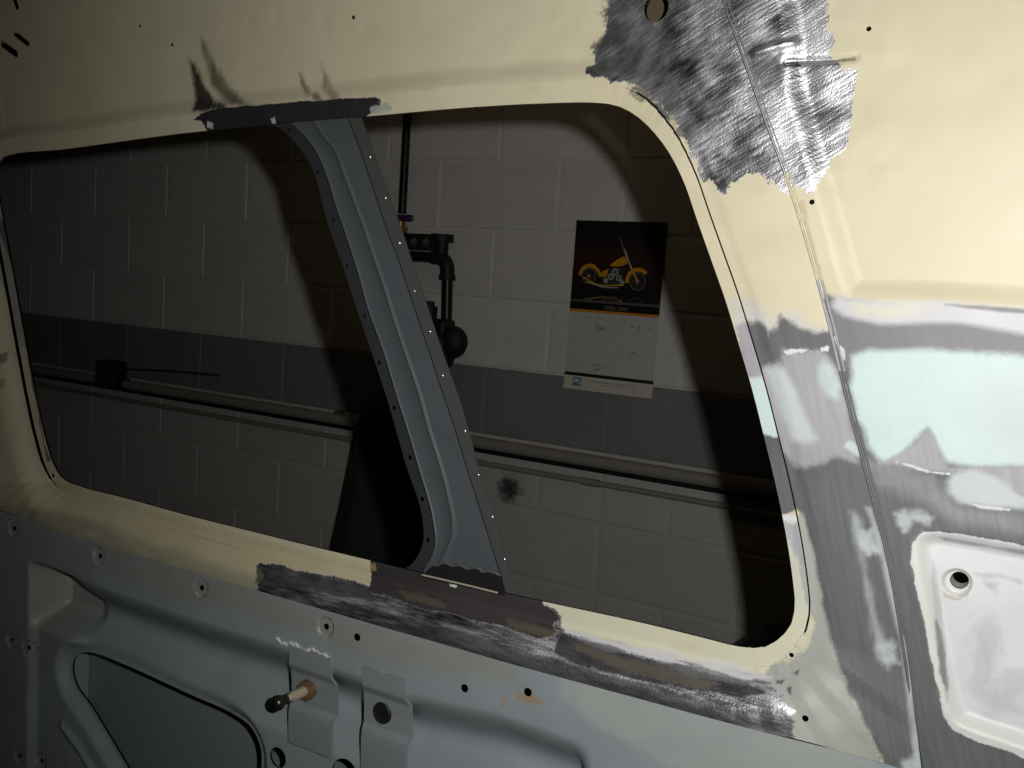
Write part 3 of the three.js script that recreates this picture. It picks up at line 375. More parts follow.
function paintSheet(box, W, base, patches, s) {
  const H = Math.round(W * (box[3] - box[2]) / (box[1] - box[0])), mm = (box[1] - box[0]) / W, n = W * H;
  const col = new Float32Array(n * 3), ro = new Float32Array(n), me = new Float32Array(n), va = new Float32Array(n).fill(0.015);
  for (let k = 0; k < n; k++) { const b = base; col[3 * k] = b.c[0]; col[3 * k + 1] = b.c[1]; col[3 * k + 2] = b.c[2]; ro[k] = b.r; me[k] = b.m; }
  for (const [name, poly, soft0 = 1, rag0 = 2, scale = 8, sx = 1, sy = 1, op = 1] of patches) {
    const feather = /^(filler|fillerGrey|primer|primerMid|primerLight|lilac|creamPale|greyOlive)$/.test(name), soft = soft0 * (feather ? 2.4 : 1), rag = rag0 * (feather ? 0.8 : 1);   // sanded coats feather out
    const q = C[name]; let a0 = 1e9, a1 = -1e9, b0 = 1e9, b1 = -1e9; for (const p of poly) { a0 = Math.min(a0, p[0]); a1 = Math.max(a1, p[0]); b0 = Math.min(b0, p[1]); b1 = Math.max(b1, p[1]); }
    const m = soft + rag, i0 = Math.max(0, Math.floor((a0 - m - box[0]) / mm)), i1 = Math.min(W, Math.ceil((a1 + m - box[0]) / mm)), j0 = Math.max(0, Math.floor((b0 - m - box[2]) / mm)), j1 = Math.min(H, Math.ceil((b1 + m - box[2]) / mm));
    for (let j = j0; j < j1; j++) for (let i = i0; i < i1; i++) {
      const X = box[0] + (i + 0.5) * mm, Y = box[2] + (j + 0.5) * mm; let d = sdf(poly, X, Y); if (d > m) continue;
      if (d > -m * 1.5) d += rag * 2 * (fbm(X / scale / sx, Y / scale / sy, s + poly.length, 5) - 0.5) + (feather ? 0.25 : 0.5) * rag * (noise(X / 1.6, Y / 1.6, s + 60) - 0.5);
      const a = op * ss(soft / 2, -soft / 2, d) * (op < 1 ? clamp(0.55 + 0.9 * fbm(X / 9 / sx, Y / 9 / sy, s + 41, 3)) : 1); if (a <= 0) continue;
      const k = j * W + i; for (let c = 0; c < 3; c++) col[3 * k + c] = mix(col[3 * k + c], q.c[c], a); ro[k] = mix(ro[k], q.r, a); me[k] = mix(me[k], q.m, a); va[k] = mix(va[k], q.v ?? 0.015, a);
    }
  }
  const A = new Uint8Array(n * 4), B = new Uint8Array(n * 4), D = new Uint8Array(n * 4), enc = (v) => 255 * (v <= 0.0031308 ? v * 12.92 : 1.055 * v ** (1 / 2.4) - 0.055);
  for (let j = 0; j < H; j++) for (let i = 0; i < W; i++) {
    const k = j * W + i, X = box[0] + i * mm, Y = box[2] + j * mm, m = me[k];
    const mott = fbm(X / 26, Y / 22, s + 3, 3) - 0.5, fine = hash(i, j, s) - 0.5, low = Y < -190;
    // sanding marks run down the pillar, grinding marks along the sill and slantwise at the corner
    const sand = fbm((X + Y * 0.3) / 2.2, (Y - X * 0.3) / 26, s + 8, 3) - 0.5;
    const grind = low ? noise(X / 9, Y / 0.9, s + 9) - 0.5 : noise((X * 0.85 + Y * 0.5) / 9, (Y * 0.85 - X * 0.5) / 0.9, s + 9) - 0.5;
    const swirl = fbm(X / (low ? 40 : 17), Y / (low ? 7 : 17), s + 12, 3) - 0.5, scr = grind;
    const g = 1 + 0.10 * mott + 0.03 * fine + va[k] * 2 * sand + m * (0.4 * grind + 0.8 * swirl);
    for (let c = 0; c < 3; c++) A[4 * k + c] = clamp(enc(clamp(col[3 * k + c] * g)), 0, 255);
    A[4 * k + 3] = B[4 * k + 3] = D[4 * k + 3] = 255;
    B[4 * k] = 255; B[4 * k + 1] = 255 * clamp(ro[k] + 0.10 * mott + m * (0.12 * scr + 0.3 * swirl)); B[4 * k + 2] = 255 * m;
    const h = 128 + 2 * fine + m * (low ? 40 * scr + 50 * fine : 34 * scr + 40 * fine) + 1.5 * mott; D[4 * k] = D[4 * k + 1] = D[4 * k + 2] = clamp(h, 0, 255);
  }
  const mk = (a) => { const t = new THREE.DataTexture(a, W, H); t.magFilter = THREE.LinearFilter; t.needsUpdate = true; return t; };
  const map = mk(A); map.colorSpace = THREE.SRGBColorSpace; const rm = mk(B);
  return new THREE.MeshStandardMaterial({ map, roughnessMap: rm, metalnessMap: rm, roughness: 1, metalness: 1, bumpMap: mk(D), bumpScale: 0.001, side: THREE.DoubleSide });
}
const BOX_W = [-1260, -20, -400, 430], BOX_L = [-1260, -20, -760, -300], BOX_R = [-300, 46, -340, 340];
const BOX_F = [-1260, -130, -320, 200];
const vanMat = paintSheet(BOX_W, 1900, C.cream, [...WINDOW_PATCHES, ...PILLAR_PATCHES], 100);
const flangeMat = paintSheet(BOX_F, 1600, C.cream, [...WINDOW_PATCHES, ...FLANGE_PATCHES], 100);
const lowerMat = paintSheet(BOX_L, 1300, C.grey, LOWER_PATCHES, 200);
const rearMat = paintSheet(BOX_R, 640, C.cream, REAR_PATCHES, 300);

const seamMat = (() => {                               // cream, primer and bare steel follow one another down the seam
  const W = 512, a = new Uint8Array(W * 4), b = new Uint8Array(W * 4);
  for (let i = 0; i < W; i++) {
    const t = i / W, n = 0.02 * (noise(i / 9, 1, 5) - 0.5), u = t + n, k = u < 0.285 ? C.steel : u < 0.405 ? C.creamDull : u < 0.5 ? C.primerLight : C.primer, v = hash(i, 2, 9) > 0.8 ? 1.15 : 1;
    for (let c = 0; c < 3; c++) a[4 * i + c] = clamp(255 * (k.c[c] * v) ** (1 / 2.2), 0, 255); a[4 * i + 3] = b[4 * i + 3] = 255; b[4 * i + 1] = 255 * k.r; b[4 * i + 2] = 255 * k.m;
  }
  const mk = (d) => { const t = new THREE.DataTexture(d, W, 1); t.magFilter = THREE.LinearFilter; t.needsUpdate = true; return t; };
  const map = mk(a); map.colorSpace = THREE.SRGBColorSpace; const rm = mk(b);
  return new THREE.MeshStandardMaterial({ map, roughnessMap: rm, metalnessMap: rm, roughness: 1, metalness: 1 });
})();
const van = thing('van_side_wall', 'stripped van side wall seen from inside, cream paint ground back to bare steel', 'van body');
van.position.set(0, 0, 0);
{
  const fineW = [...HOLES_WINDOW, [...BIG_HOLE, 11], ...SLOTS.map(([a, b]) => [(a[0] + b[0]) / 2, (a[1] + b[1]) / 2, 12])];
  const xs = stops(-1700, 20, -1270, 2.6, -700, 2.2, -40, 20, 80), ys = stops(-440, 8, -380, 2.2, 330, 12, 480);
  part('window_flange', sheet(xs, ys, keepFlange, (X, Y) => windowRelief(X, Y, true), BOX_F, HOLES_WINDOW), flangeMat, van, 'cream flange around the window opening');
  part('window_frame_panel', sheet(xs, ys, keepWindow, windowRelief, BOX_W, fineW, 5), vanMat, van, 'cream window frame pressing with ground steel at sill and corner');
  const xl = stops(-1700, 20, -1270, 3, -560, 2.6, -60, 8, -20), yl = stops(-1000, 20, -720, 2.8, -326);
  part('lower_inner_panel', sheet(xl, yl, keepLower, lowerRelief, BOX_L, [...HOLES_LOWER, ...ROUND_CUTS]), lowerMat, van, 'blue grey primed inner panel with holes and an access cut-out');
  const xr = stops(-340, 8, -280, 2, 40, 16, 480), yr = stops(-1000, 20, -360, 2, 250, 12, 480);
  part('rear_quarter_panel', sheet(xr, yr, keepRear, rearRelief, BOX_R, [...HOLES_REAR, [...LOCK_HOLE, 10]]), rearMat, van, 'rear quarter panel in cream, grey primer and pale blue filler');
  const sl = new THREE.CylinderGeometry(0.0062, 0.0058, 0.016, 28, 1, true); sl.rotateX(Math.PI / 2); const sleeve = part('hole_sleeve', sl, mat(0xb9b6ac, 0.5, 0, { side: THREE.DoubleSide }), van, 'short sleeve lining the hole in the pale recessed panel'); sleeve.position.copy(V(LOCK_HOLE[0] + 1, LOCK_HOLE[1] + 1, -12.5));
  const rib = (off, z, r) => new THREE.TubeGeometry(new THREE.CatmullRomCurve3(REAR_SEAM.map((p) => V(p[0] + off, p[1], z))), 160, r / 1000, 8);
  part('seam_rib', rib(-2.0, 6.2, 1.1), seamMat, van, 'rolled edge of the pillar pressing along the rear seam');
  part('seam_rib', rib(1.2, 5.9, 0.8), seamMat, van, 'thin sealed edge of the rear quarter panel');
  // outer skin behind the inner panel, closing the cavity under the window
  const skin = new THREE.BoxGeometry(2.18, 0.66, 0.0015); skin.translate(-0.61, EYE - 0.665, -0.075);
  const shelf = new THREE.BoxGeometry(2.18, 0.0015, 0.075); shelf.translate(-0.61, EYE - 0.336, -0.0375);
  part('outer_skin', merge([skin, shelf]), mat(0x7c868a, 0.45, 0, { side: THREE.DoubleSide }), van, 'grey outer skin seen through the access cut-out');
  const rail = new THREE.BoxGeometry(0.6, 0.2, 0.0015); rail.translate(-0.35, EYE + 0.31, -0.04); part('header_rail', rail, mat(0x4c4130, 0.6, 0, { side: THREE.DoubleSide }), van, 'brown inner rail seen through the round hole above the window');
  const brace = new THREE.BoxGeometry(0.035, 0.62, 0.05); brace.translate(-1.095, EYE - 0.66, -0.048);
  part('brace', brace, mat(0x8a9499, 0.45), van);
}

// ---------------------------------------------------------------- the new post between the two windows
{
  const n = 90;
  const L0 = smoothLine([[-784.8, 146.5], [-754.3, 145.2], [-730.2, 144.1], [-711.2, 142.1], [-691.6, 132.5], [-678.5, 120.8], [-660.9, 102.5], [-651.5, 84], [-644.6, 65.5], [-633.4, 40.3], [-614.3, 4.5], [-594.1, -36.6], [-575.2, -73], [-551.5, -120.6], [-524.9, -181.4], [-518.2, -193.9], [-508.8, -211.7], [-502.8, -231.9], [-501.2, -249.6], [-507.1, -264.5], [-515.5, -275.5], [-531.3, -284.8], [-540.3, -294.8]], n);
  const L1 = smoothLine([[-707, 160], [-687.2, 143.7], [-666.5, 128.6], [-651.3, 112.8], [-638.5, 91.5], [-626.8, 65.6], [-614, 40.7], [-594.8, 1], [-579.7, -34.7], [-559.7, -71.5], [-540.9, -112.9], [-521.8, -152.7], [-508.2, -183.3], [-494.6, -213.3], [-488.8, -231.8], [-486.1, -246.2], [-489.5, -260.9], [-496.3, -272.5], [-505.7, -288.7]], n);
  const L2 = smoothLine([[-665.4, 158], [-654.3, 143.3], [-644, 131.5], [-627.2, 116], [-614.6, 92.5], [-600.7, 67.5], [-586.5, 41.3], [-572.1, 12.5], [-559.4, -12.4], [-547, -39.5], [-532.5, -69], [-513.4, -106.6], [-498.8, -141.6], [-482.6, -176], [-471, -207.1], [-467.2, -221.1], [-467.2, -237.6], [-474.3, -255.2], [-479.6, -268.8], [-485.2, -286.4]], n);
  const L3 = smoothLine([[-620.1, 156.9], [-614.5, 146.3], [-595.1, 110.3], [-561.6, 42.2], [-550.1, 22], [-533.3, -11.8], [-520.7, -37.5], [-506.2, -66.6], [-494.3, -91.5], [-474.9, -130.2], [-453.6, -176.4], [-435.1, -215.6], [-419.1, -250], [-407.9, -275.5], [-403.5, -284.7]], n);
  const L4 = smoothLine([[-620.1, 157.2], [-614.5, 146.7], [-595.1, 110.6], [-561.5, 42.3], [-550, 22.1], [-533.2, -11.7], [-520.5, -37.5], [-506, -66.7], [-494.1, -91.6], [-474.7, -130.3], [-453.3, -176.6], [-434.8, -215.9], [-418.8, -250.4], [-407.5, -275.9], [-403.1, -285.1]], n);
  const L5 = smoothLine([[-605.8, 158.6], [-599, 146.2], [-578.4, 105.7], [-544.8, 42.8], [-528.6, 8.6], [-512.8, -22.5], [-491.9, -65.4], [-472.7, -102.3], [-457.2, -136.4], [-442, -174.8], [-423.2, -210.9], [-407, -254], [-395.3, -277.8], [-391.1, -286.1]], n);
  const gun = (() => {
    const W = 256, d = new Uint8Array(W * W * 4), b = new Uint8Array(W * W * 4);
    for (let j = 0; j < W; j++) for (let i = 0; i < W; i++) { const k = (j * W + i) * 4, v = 84 + 8 * (fbm(i / 60, j / 60, 401) - 0.5) + 4 * (noise(i / 1.2, j / 14, 402) - 0.5) + 4 * (hash(i, j, 403) - 0.5); d[k] = v - 4; d[k + 1] = v + 1; d[k + 2] = v + 5; d[k + 3] = b[k + 3] = 255; b[k] = b[k + 1] = b[k + 2] = 128 + 50 * (noise(i / 1.5, j / 10, 404) - 0.5); }
    const mk = (a) => { const t = new THREE.DataTexture(a, W, W); t.wrapS = t.wrapT = THREE.RepeatWrapping; t.magFilter = THREE.LinearFilter; t.needsUpdate = true; return t; };
    const map = mk(d); map.colorSpace = THREE.SRGBColorSpace; return mat(0xffffff, 0.42, 0.1, { map, bumpMap: mk(b), bumpScale: 0.00004, side: THREE.DoubleSide });
  })();
  const edgeMat = mat(0x48494a, 0.45, 0.1, { side: THREE.DoubleSide }), glint = mat(0xd8d8d8, 0.25, 0.9), dark = mat(0x1a1a1c, 0.5, 0.3);
  const rows = [[L1, -7, 0], [0, -3.4, 0.03], [0, -3.6, 0.08], [0, -5, 0.14], [0, -5.2, 0.5], [0, -5, 0.82], [0, -2.5, 0.97], [L2, -2.3, 0], [0, -3.6, 0.08], [0, -3.9, 0.14], [0, -3.9, 0.6], [L3, -3.9, 0]];
  const P = [], U = [], I = [], cols = rows.length;
  for (let i = 0; i <= n; i++) for (let c = 0; c < cols; c++) {
    let a = c; while (!rows[a][0]) a--; let b = c; while (!rows[b][0]) b++; const t = rows[c][2], A = rows[a][0][i], B = rows[b][0][i];
    P.push(mix(A[0], B[0], t) / 1000, EYE + mix(A[1], B[1], t) / 1000, rows[c][1] / 1000); U.push(c * 0.12, i * 0.05);
    if (i < n && c + 1 < cols) { const k = i * cols + c; I.push(k, k + cols, k + 1, k + 1, k + cols, k + cols + 1); }
  }
  const g = new THREE.BufferGeometry(); g.setAttribute('position', new THREE.Float32BufferAttribute(P, 3)); g.setAttribute('uv', new THREE.Float32BufferAttribute(U, 2)); g.setIndex(I); g.computeVertexNormals();
  const post = part('divider_post', g, gun, van, 'gunmetal grey raked post dividing the two window openings');
  const strip = (a, b, holes, z, r) => {
    const s = new THREE.Shape(); a.forEach((p, i) => (i ? s.lineTo : s.moveTo).call(s, p[0] / 1000, EYE + p[1] / 1000)); [...b].reverse().forEach((p) => s.lineTo(p[0] / 1000, EYE + p[1] / 1000));
    for (const h of holes) { const q = new THREE.Path(); q.absarc(h[0] / 1000, EYE + h[1] / 1000, r / 1000, 0, Math.PI * 2, true); s.holes.push(q); }
    const e = new THREE.ExtrudeGeometry(s, { depth: 0.0012, bevelEnabled: false, curveSegments: 8 }); e.translate(0, 0, z / 1000); return e;
  };
  const holes = [[-692.8, 138.3], [-653.5, 96.6], [-630.2, 50.7], [-609.8, 6.2], [-585.1, -40.8], [-564.7, -84.2], [-544, -125.9], [-522.1, -170.8], [-505.6, -208.2], [-496.1, -246.2], [-509.5, -271.3]];
  part('drip_flange', strip(L0, L1, holes, -8, 2.3), mat(0x36383b, 0.42, 0.2, { side: THREE.DoubleSide }), post, 'dark flange with a row of drilled holes');
  part('glazing_strip', strip(L4, L5, [], -6.5, 1), edgeMat, post, 'dark strip with bright rivets');
  part('rubber_seal', strip(L3.map((p) => [p[0] - 6, p[1]]), L4.map((p) => [p[0] + 6, p[1]]), [], -9, 1), mat(0x0d0d0e, 0.7), post, 'thin black seal between post and strip');
  const rivets = [[-586.9, 110.3], [-565.9, 72.1], [-546.7, 30.6], [-526.5, -13.2], [-506.2, -49.5], [-489.6, -88.8], [-461.4, -136.8], [-444, -175], [-426.5, -210.9], [-411.1, -247.2]];
  const rv = new THREE.SphereGeometry(0.0019, 10, 6, 0, Math.PI * 2, 0, Math.PI / 2); rv.rotateX(Math.PI / 2); rv.scale(1, 1, 0.7);
  for (const r of rivets) { const o = part('rivet', rv, glint, post); o.position.copy(V(r[0], r[1], -5.3)); }
  // welds at head and foot
  const tube = (pts, r, z, seg = 60) => new THREE.TubeGeometry(new THREE.CatmullRomCurve3(pts.map((p) => V(p[0], p[1], z))), seg, r / 1000, 6);
  const bead = smoothLine([[-493.1, -274.8], [-480, -266.2], [-464.5, -263], [-449.1, -262.6], [-434, -261.3], [-421.2, -261.4], [-409.7, -260.7]], 60).map((p, i) => [p[0], p[1] + 2.2 * Math.abs(Math.sin(i * 0.27)) + 0.5 * hash(i, 4, 4)]);
  part('weld_bead', tube(bead, 1.3, 0.5, 120), mat(0xa0a0a2, 0.35, 0.8), post, 'wavy silver weld bead at the foot of the post');
  const foot = strip(bead, smoothLine([[-498, -280.9], [-475.2, -279.9], [-442, -279.2], [-404.8, -278.4]], 60), [], -0.5, 1);
  part('weld_tab', foot, mat(0x2c2c2e, 0.45, 0.5), post, 'black tab welded to the sill');
  const edgeLine = smoothLine([[-495.2, -278.1], [-474.7, -277.6], [-441.5, -277], [-411.6, -276.9]], 30);
  part('sill_edge', tube(edgeLine, 1.0, 0.6), mat(0xb8b09a, 0.5, 0.3), post);
}

// ---------------------------------------------------------------- brackets and the ball stud below the sill
{
  const zinc = mat(0x868e93, 0.42, 0.1, { side: THREE.DoubleSide });
  const profile = [[0, 9], [18, 9], [30, 4], [44, 3], [58, 3], [66, 8], [74, 8.5], [104, 8], [130, 8]];  // distance down, Z
  function bracket(x0, x1, yTop, len, notch) {
    const P = [], I = [], N = 40, M = 10;
    const zAt = (d) => { for (let i = 0; i + 1 < profile.length; i++) if (d <= profile[i + 1][0]) return mix(profile[i][1], profile[i + 1][1], ss(profile[i][0], profile[i + 1][0], d)); return 8; };
    for (const side of [0, 1]) for (let j = 0; j <= N; j++) for (let i = 0; i <= M; i++) {
      const d = len * j / N, s = i / M, out = 2.6 * ss(20, 28, d) - 2.6 * ss(58, 66, d), nick = j === 0 && Math.abs(s - notch) < 0.06 ? 3 : 0;
      P.push(mix(x0 - out * 0.5 + d * 0.03, x1 + out + d * 0.06, s) / 1000, EYE + (yTop - d - nick) / 1000, (zAt(d) + 10 - side * 3.4) / 1000);
    }
    const k = (s, j, i) => s * (N + 1) * (M + 1) + j * (M + 1) + i;
    for (let j = 0; j < N; j++) for (let i = 0; i < M; i++) for (const s of [0, 1]) { const a = k(s, j, i), b = k(s, j, i + 1), c = k(s, j + 1, i + 1), e = k(s, j + 1, i); if (s) I.push(a, b, c, a, c, e); else I.push(a, c, b, a, e, c); }
    for (let j = 0; j < N; j++) for (const i of [0, M]) { const a = k(0, j, i), b = k(1, j, i), c = k(1, j + 1, i), e = k(0, j + 1, i); I.push(a, b, c, a, c, e); }
    for (let i = 0; i < M; i++) for (const j of [0, N]) { const a = k(0, j, i), b = k(1, j, i), c = k(1, j, i + 1), e = k(0, j, i + 1); I.push(a, b, c, a, c, e); }
    let g = new THREE.BufferGeometry(); g.setAttribute('position', new THREE.Float32BufferAttribute(P, 3)); g.setIndex(I); g = g.toNonIndexed(); g.computeVertexNormals(); return g;
  }
  const a = part('mounting_bracket', bracket(-640, -586, -378, 102, 9), zinc, van, 'grey sheet bracket holding the ball stud, smeared with sealer along its top');
  const b = part('mounting_bracket', bracket(-546, -495, -374, 112, 0.5), zinc, van, 'grey sheet bracket with a dark round hole');
  const c = [[-616, -419.3]][0];
  const lathe = (pts, m, name, parent, label) => { const g = new THREE.LatheGeometry(pts.map((p) => new THREE.Vector2(p[0] / 1000, p[1] / 1000)), 28); g.rotateX(Math.PI / 2); const o = part(name, g, m, parent, label); o.position.copy(V(c[0], c[1], 13)); o.rotation.y = -0.05; return o; };
  const stud = lathe([[0, 0], [5, 0], [5.2, 6], [5, 26], [3.6, 27], [3.6, 32], [0, 32]], mat(0xb9ad98, 0.4, 0.25), 'ball_stud', a, 'short steel ball stud standing out of the bracket');
  lathe([[0, 31], [4.2, 31], [5.2, 33.5], [4.6, 36], [4, 37], [6.6, 39], [7.6, 42], [7.4, 45], [5.6, 47.8], [2.6, 48.8], [0, 49]], mat(0x4a4844, 0.3, 0.85), 'ball_head', a);
  const hx = new THREE.CylinderGeometry(0.0105, 0.0105, 0.008, 6); hx.rotateX(Math.PI / 2); const nut = part('hex_nut', hx, mat(0x7d6248, 0.5, 0.35), a, 'rusty brown hex nut'); nut.position.copy(V(c[0], c[1], 17)); nut.rotation.z = 0.3;
  const h = [[-523.5, -417.5]][0];
  const gr = new THREE.LatheGeometry([[0, 1], [6, 1], [8.5, 1.6], [9.4, 2.2], [10.4, 1.4], [10.8, 0], [10.8, -1]].map((p) => new THREE.Vector2(p[0] / 1000, p[1] / 1000)), 28); gr.rotateX(Math.PI / 2);
  const plug = part('rubber_grommet', gr, mat(0x17181a, 0.55), b, 'black rubber grommet'); plug.position.copy(V(h[0], h[1], 13.6));
  // smeared seam sealer along the first bracket's top edge
  const smear = smoothLine([[-656.9, -376.8], [-647.2, -378.6], [-639.3, -375.5], [-631.2, -375.5], [-620.4, -378], [-610, -375.3], [-599.4, -376.7], [-587.8, -376.8]], 110), gs = [];
  for (let i = 0; i < smear.length; i++) { const s = new THREE.IcosahedronGeometry(0.0007 + 0.0019 * noise(i / 6, 5, 6) ** 2, 1); s.scale(1.3, 1, 0.6); s.translate(smear[i][0] / 1000, EYE + (smear[i][1] + 3 * (noise(i / 5, 3, 2) - 0.5)) / 1000, 0.0185); gs.push(s); }
  part('sealer_smear', merge(gs), mat(0xc4c7c8, 0.6), a, 'white smear of seam sealer');
}

// ---------------------------------------------------------------- things on the block wall
// calendar
{
  const x0 = -1.211, x1 = -0.941, yT = EYE + 0.1874, yM = EYE - 0.0668, yB = EYE - 0.2866, z = WALL_Z + 0.0065;
  const cal = thing('wall_calendar', 'wall calendar with a yellow motorcycle photo above a white month grid', 'calendar');
  const canvas = (w, h, draw) => { const c = document.createElement('canvas'); c.width = w; c.height = h; draw(c.getContext('2d'), w, h); const t = new THREE.CanvasTexture(c); t.colorSpace = THREE.SRGBColorSpace; return t; };
  const picture = canvas(890, 838, (g, w, h) => {
    g.fillStyle = '#0d0b0b'; g.fillRect(0, 0, w, h);
    const gr = g.createLinearGradient(0, 0, 0, h); gr.addColorStop(0, '#0b0a0b'); gr.addColorStop(0.45, '#351716'); gr.addColorStop(0.72, '#1a0d0d'); gr.addColorStop(1, '#070707'); g.fillStyle = gr; g.fillRect(0, 0, w, h);
    const bike = (alpha) => {
      g.globalAlpha = alpha; g.lineCap = 'round'; g.lineJoin = 'round';
      const wheel = (x, y, r) => { g.strokeStyle = '#131313'; g.lineWidth = 26; g.beginPath(); g.arc(x, y, r, 0, 7); g.stroke(); g.strokeStyle = '#8d8d88'; g.lineWidth = 5; g.beginPath(); g.arc(x, y, r - 16, 0, 7); g.stroke(); g.lineWidth = 1.5; for (let k = 0; k < 20; k++) { const a = k * Math.PI / 10; g.beginPath(); g.moveTo(x, y); g.lineTo(x + Math.cos(a) * (r - 16), y + Math.sin(a) * (r - 16)); g.stroke(); } g.fillStyle = '#aaa9a2'; g.beginPath(); g.arc(x, y, 13, 0, 7); g.fill(); };
      wheel(170, 505, 84); wheel(655, 530, 92);
      g.strokeStyle = '#b9b8b0'; g.lineWidth = 14; g.beginPath(); g.moveTo(655, 530); g.lineTo(560, 370); g.lineTo(505, 250); g.stroke(); g.lineWidth = 9; g.strokeStyle = '#77766f'; g.beginPath(); g.moveTo(530, 330); g.lineTo(470, 190); g.lineTo(455, 150); g.stroke();
      g.fillStyle = '#3a3936'; g.beginPath(); g.moveTo(300, 440); g.lineTo(500, 420); g.lineTo(530, 560); g.lineTo(300, 570); g.fill();
      g.fillStyle = '#a5a49c'; for (const [x, y, r] of [[430, 455, 34], [390, 500, 30], [470, 510, 28], [345, 540, 24], [505, 545, 22]]) { g.beginPath(); g.arc(x, y, r, 0, 7); g.fill(); } g.fillStyle = '#55534e'; for (const [x, y, r] of [[430, 455, 18], [390, 500, 15], [470, 510, 13]]) { g.beginPath(); g.arc(x, y, r, 0, 7); g.fill(); }
      g.strokeStyle = '#d2a83a'; g.lineWidth = 13; g.beginPath(); g.moveTo(120, 520); g.quadraticCurveTo(240, 590, 330, 585); g.lineTo(520, 570); g.stroke();
      g.strokeStyle = '#bdbcb4'; g.lineWidth = 9; g.beginPath(); g.moveTo(150, 560); g.lineTo(330, 602); g.lineTo(470, 596); g.stroke();
      g.fillStyle = '#d79b12'; g.beginPath(); g.moveTo(365, 405); g.quadraticCurveTo(430, 345, 500, 312); g.quadraticCurveTo(545, 330, 540, 375); g.quadraticCurveTo(480, 415, 365, 405); g.fill();
      g.fillStyle = '#c98d10'; g.beginPath(); g.moveTo(260, 480); g.lineTo(360, 430); g.lineTo(350, 500); g.lineTo(270, 510); g.fill();
      g.strokeStyle = '#d79b12'; g.lineWidth = 34; g.beginPath(); g.arc(175, 505, 96, Math.PI * 1.05, Math.PI * 1.85); g.stroke(); g.beginPath(); g.arc(655, 528, 104, Math.PI * 0.98, Math.PI * 1.72); g.stroke(); g.lineWidth = 16; g.beginPath(); g.moveTo(655, 530); g.lineTo(600, 430); g.stroke();
      g.fillStyle = '#141212'; g.beginPath(); g.moveTo(235, 420); g.quadraticCurveTo(300, 450, 380, 402); g.lineTo(360, 388); g.quadraticCurveTo(300, 410, 240, 390); g.fill();
      g.globalAlpha = 1;
    };
    bike(1);
    g.save(); g.beginPath(); g.rect(0, 640, w, 105); g.clip(); g.translate(0, 1165); g.scale(1, -0.8); bike(0.55); g.restore();
    g.fillStyle = '#5c5b58'; g.fillRect(0, 725, w, 22);
    g.fillStyle = '#070707'; g.fillRect(0, 747, w, 72);
    g.fillStyle = '#8a8a88'; g.font = '44px serif'; g.textAlign = 'center'; g.fillText('APRIL 2008', w * 0.52, 800);
    g.fillStyle = '#d98e1e'; g.fillRect(0, 815, w, 23);
  });
  const month = canvas(890, 724, (g, w, h) => {
    g.fillStyle = '#cdcdca'; g.fillRect(0, 0, w, h);
    g.strokeStyle = '#b4b4b2'; g.lineWidth = 2; for (let r = 0; r <= 5; r++) { g.beginPath(); g.moveTo(20, 60 + r * 100); g.lineTo(870, 60 + r * 100); g.stroke(); } for (let c = 0; c <= 7; c++) { g.beginPath(); g.moveTo(20 + c * 121.4, 60); g.lineTo(20 + c * 121.4, 560); g.stroke(); }
    g.fillStyle = '#8c8c8c'; g.font = '26px sans-serif'; g.textAlign = 'left'; 'Sun Mon Tue Wed Thu Fri Sat'.split(' ').forEach((d, i) => g.fillText(d, 50 + i * 121.4, 48)); for (let d = 1; d <= 30; d++) { const k = d + 1; g.fillText(String(d), 30 + (k % 7) * 121.4, 96 + Math.floor(k / 7) * 100); }
    g.strokeStyle = '#3c3c40'; g.lineWidth = 5; const scr = (x, y, n) => { g.beginPath(); g.moveTo(x, y); for (let k = 1; k < n; k++) g.lineTo(x + k * 12, y + (hash(k, x, y) - 0.5) * 34); g.stroke(); };
    scr(270, 125, 10); scr(280, 148, 9); scr(620, 105, 4); scr(680, 110, 4); scr(650, 330, 4); scr(300, 480, 6); scr(310, 510, 6); scr(290, 535, 4); scr(800, 110, 4);
    g.fillStyle = '#0c0c0e'; g.fillRect(0, 566, w, 30);
    g.fillStyle = '#d6d3c6'; g.fillRect(0, 596, w, 128);
    g.fillStyle = '#1d6f9e'; g.fillRect(92, 612, 88, 74);
    g.strokeStyle = '#e6edf0'; g.lineWidth = 7; for (const [x, o] of [[104, 0], [130, 0]]) { g.beginPath(); g.moveTo(x, 672); g.lineTo(x, 628); g.lineTo(x + 18, 628); g.lineTo(x + 18, 648); g.lineTo(x, 648); g.stroke(); } g.beginPath(); g.moveTo(172, 632); g.lineTo(156, 632); g.lineTo(156, 668); g.lineTo(172, 668); g.lineTo(172, 652); g.lineTo(164, 652); g.stroke();
    g.fillStyle = '#7d93a0'; for (let k = 0; k < 13; k++) g.fillRect(300 + k * 33, 630, 18 + 12 * hash(k, 1, 3), 9); for (let k = 0; k < 9; k++) g.fillRect(380 + k * 30, 656, 16 + 12 * hash(k, 2, 3), 7);
  });
  const leaf = (w, h, bow) => { const g = new THREE.PlaneGeometry(w, h, 12, 12); const p = g.attributes.position; for (let i = 0; i < p.count; i++) p.setZ(i, bow * (0.5 - p.getY(i) / h) ** 2); g.computeVertexNormals(); const b = new THREE.BoxGeometry(w, h, 0.0008); return { g, b }; };
  const w = x1 - x0, top = leaf(w, yT - yM, 0.003), low = leaf(w, yM - yB, 0.008);
  const pic = part('picture_page', top.g, new THREE.MeshStandardMaterial({ map: picture, roughness: 0.45, side: THREE.DoubleSide }), cal, 'photo page with a yellow motorcycle on a dark ground'); pic.position.set((x0 + x1) / 2, (yT + yM) / 2, z);
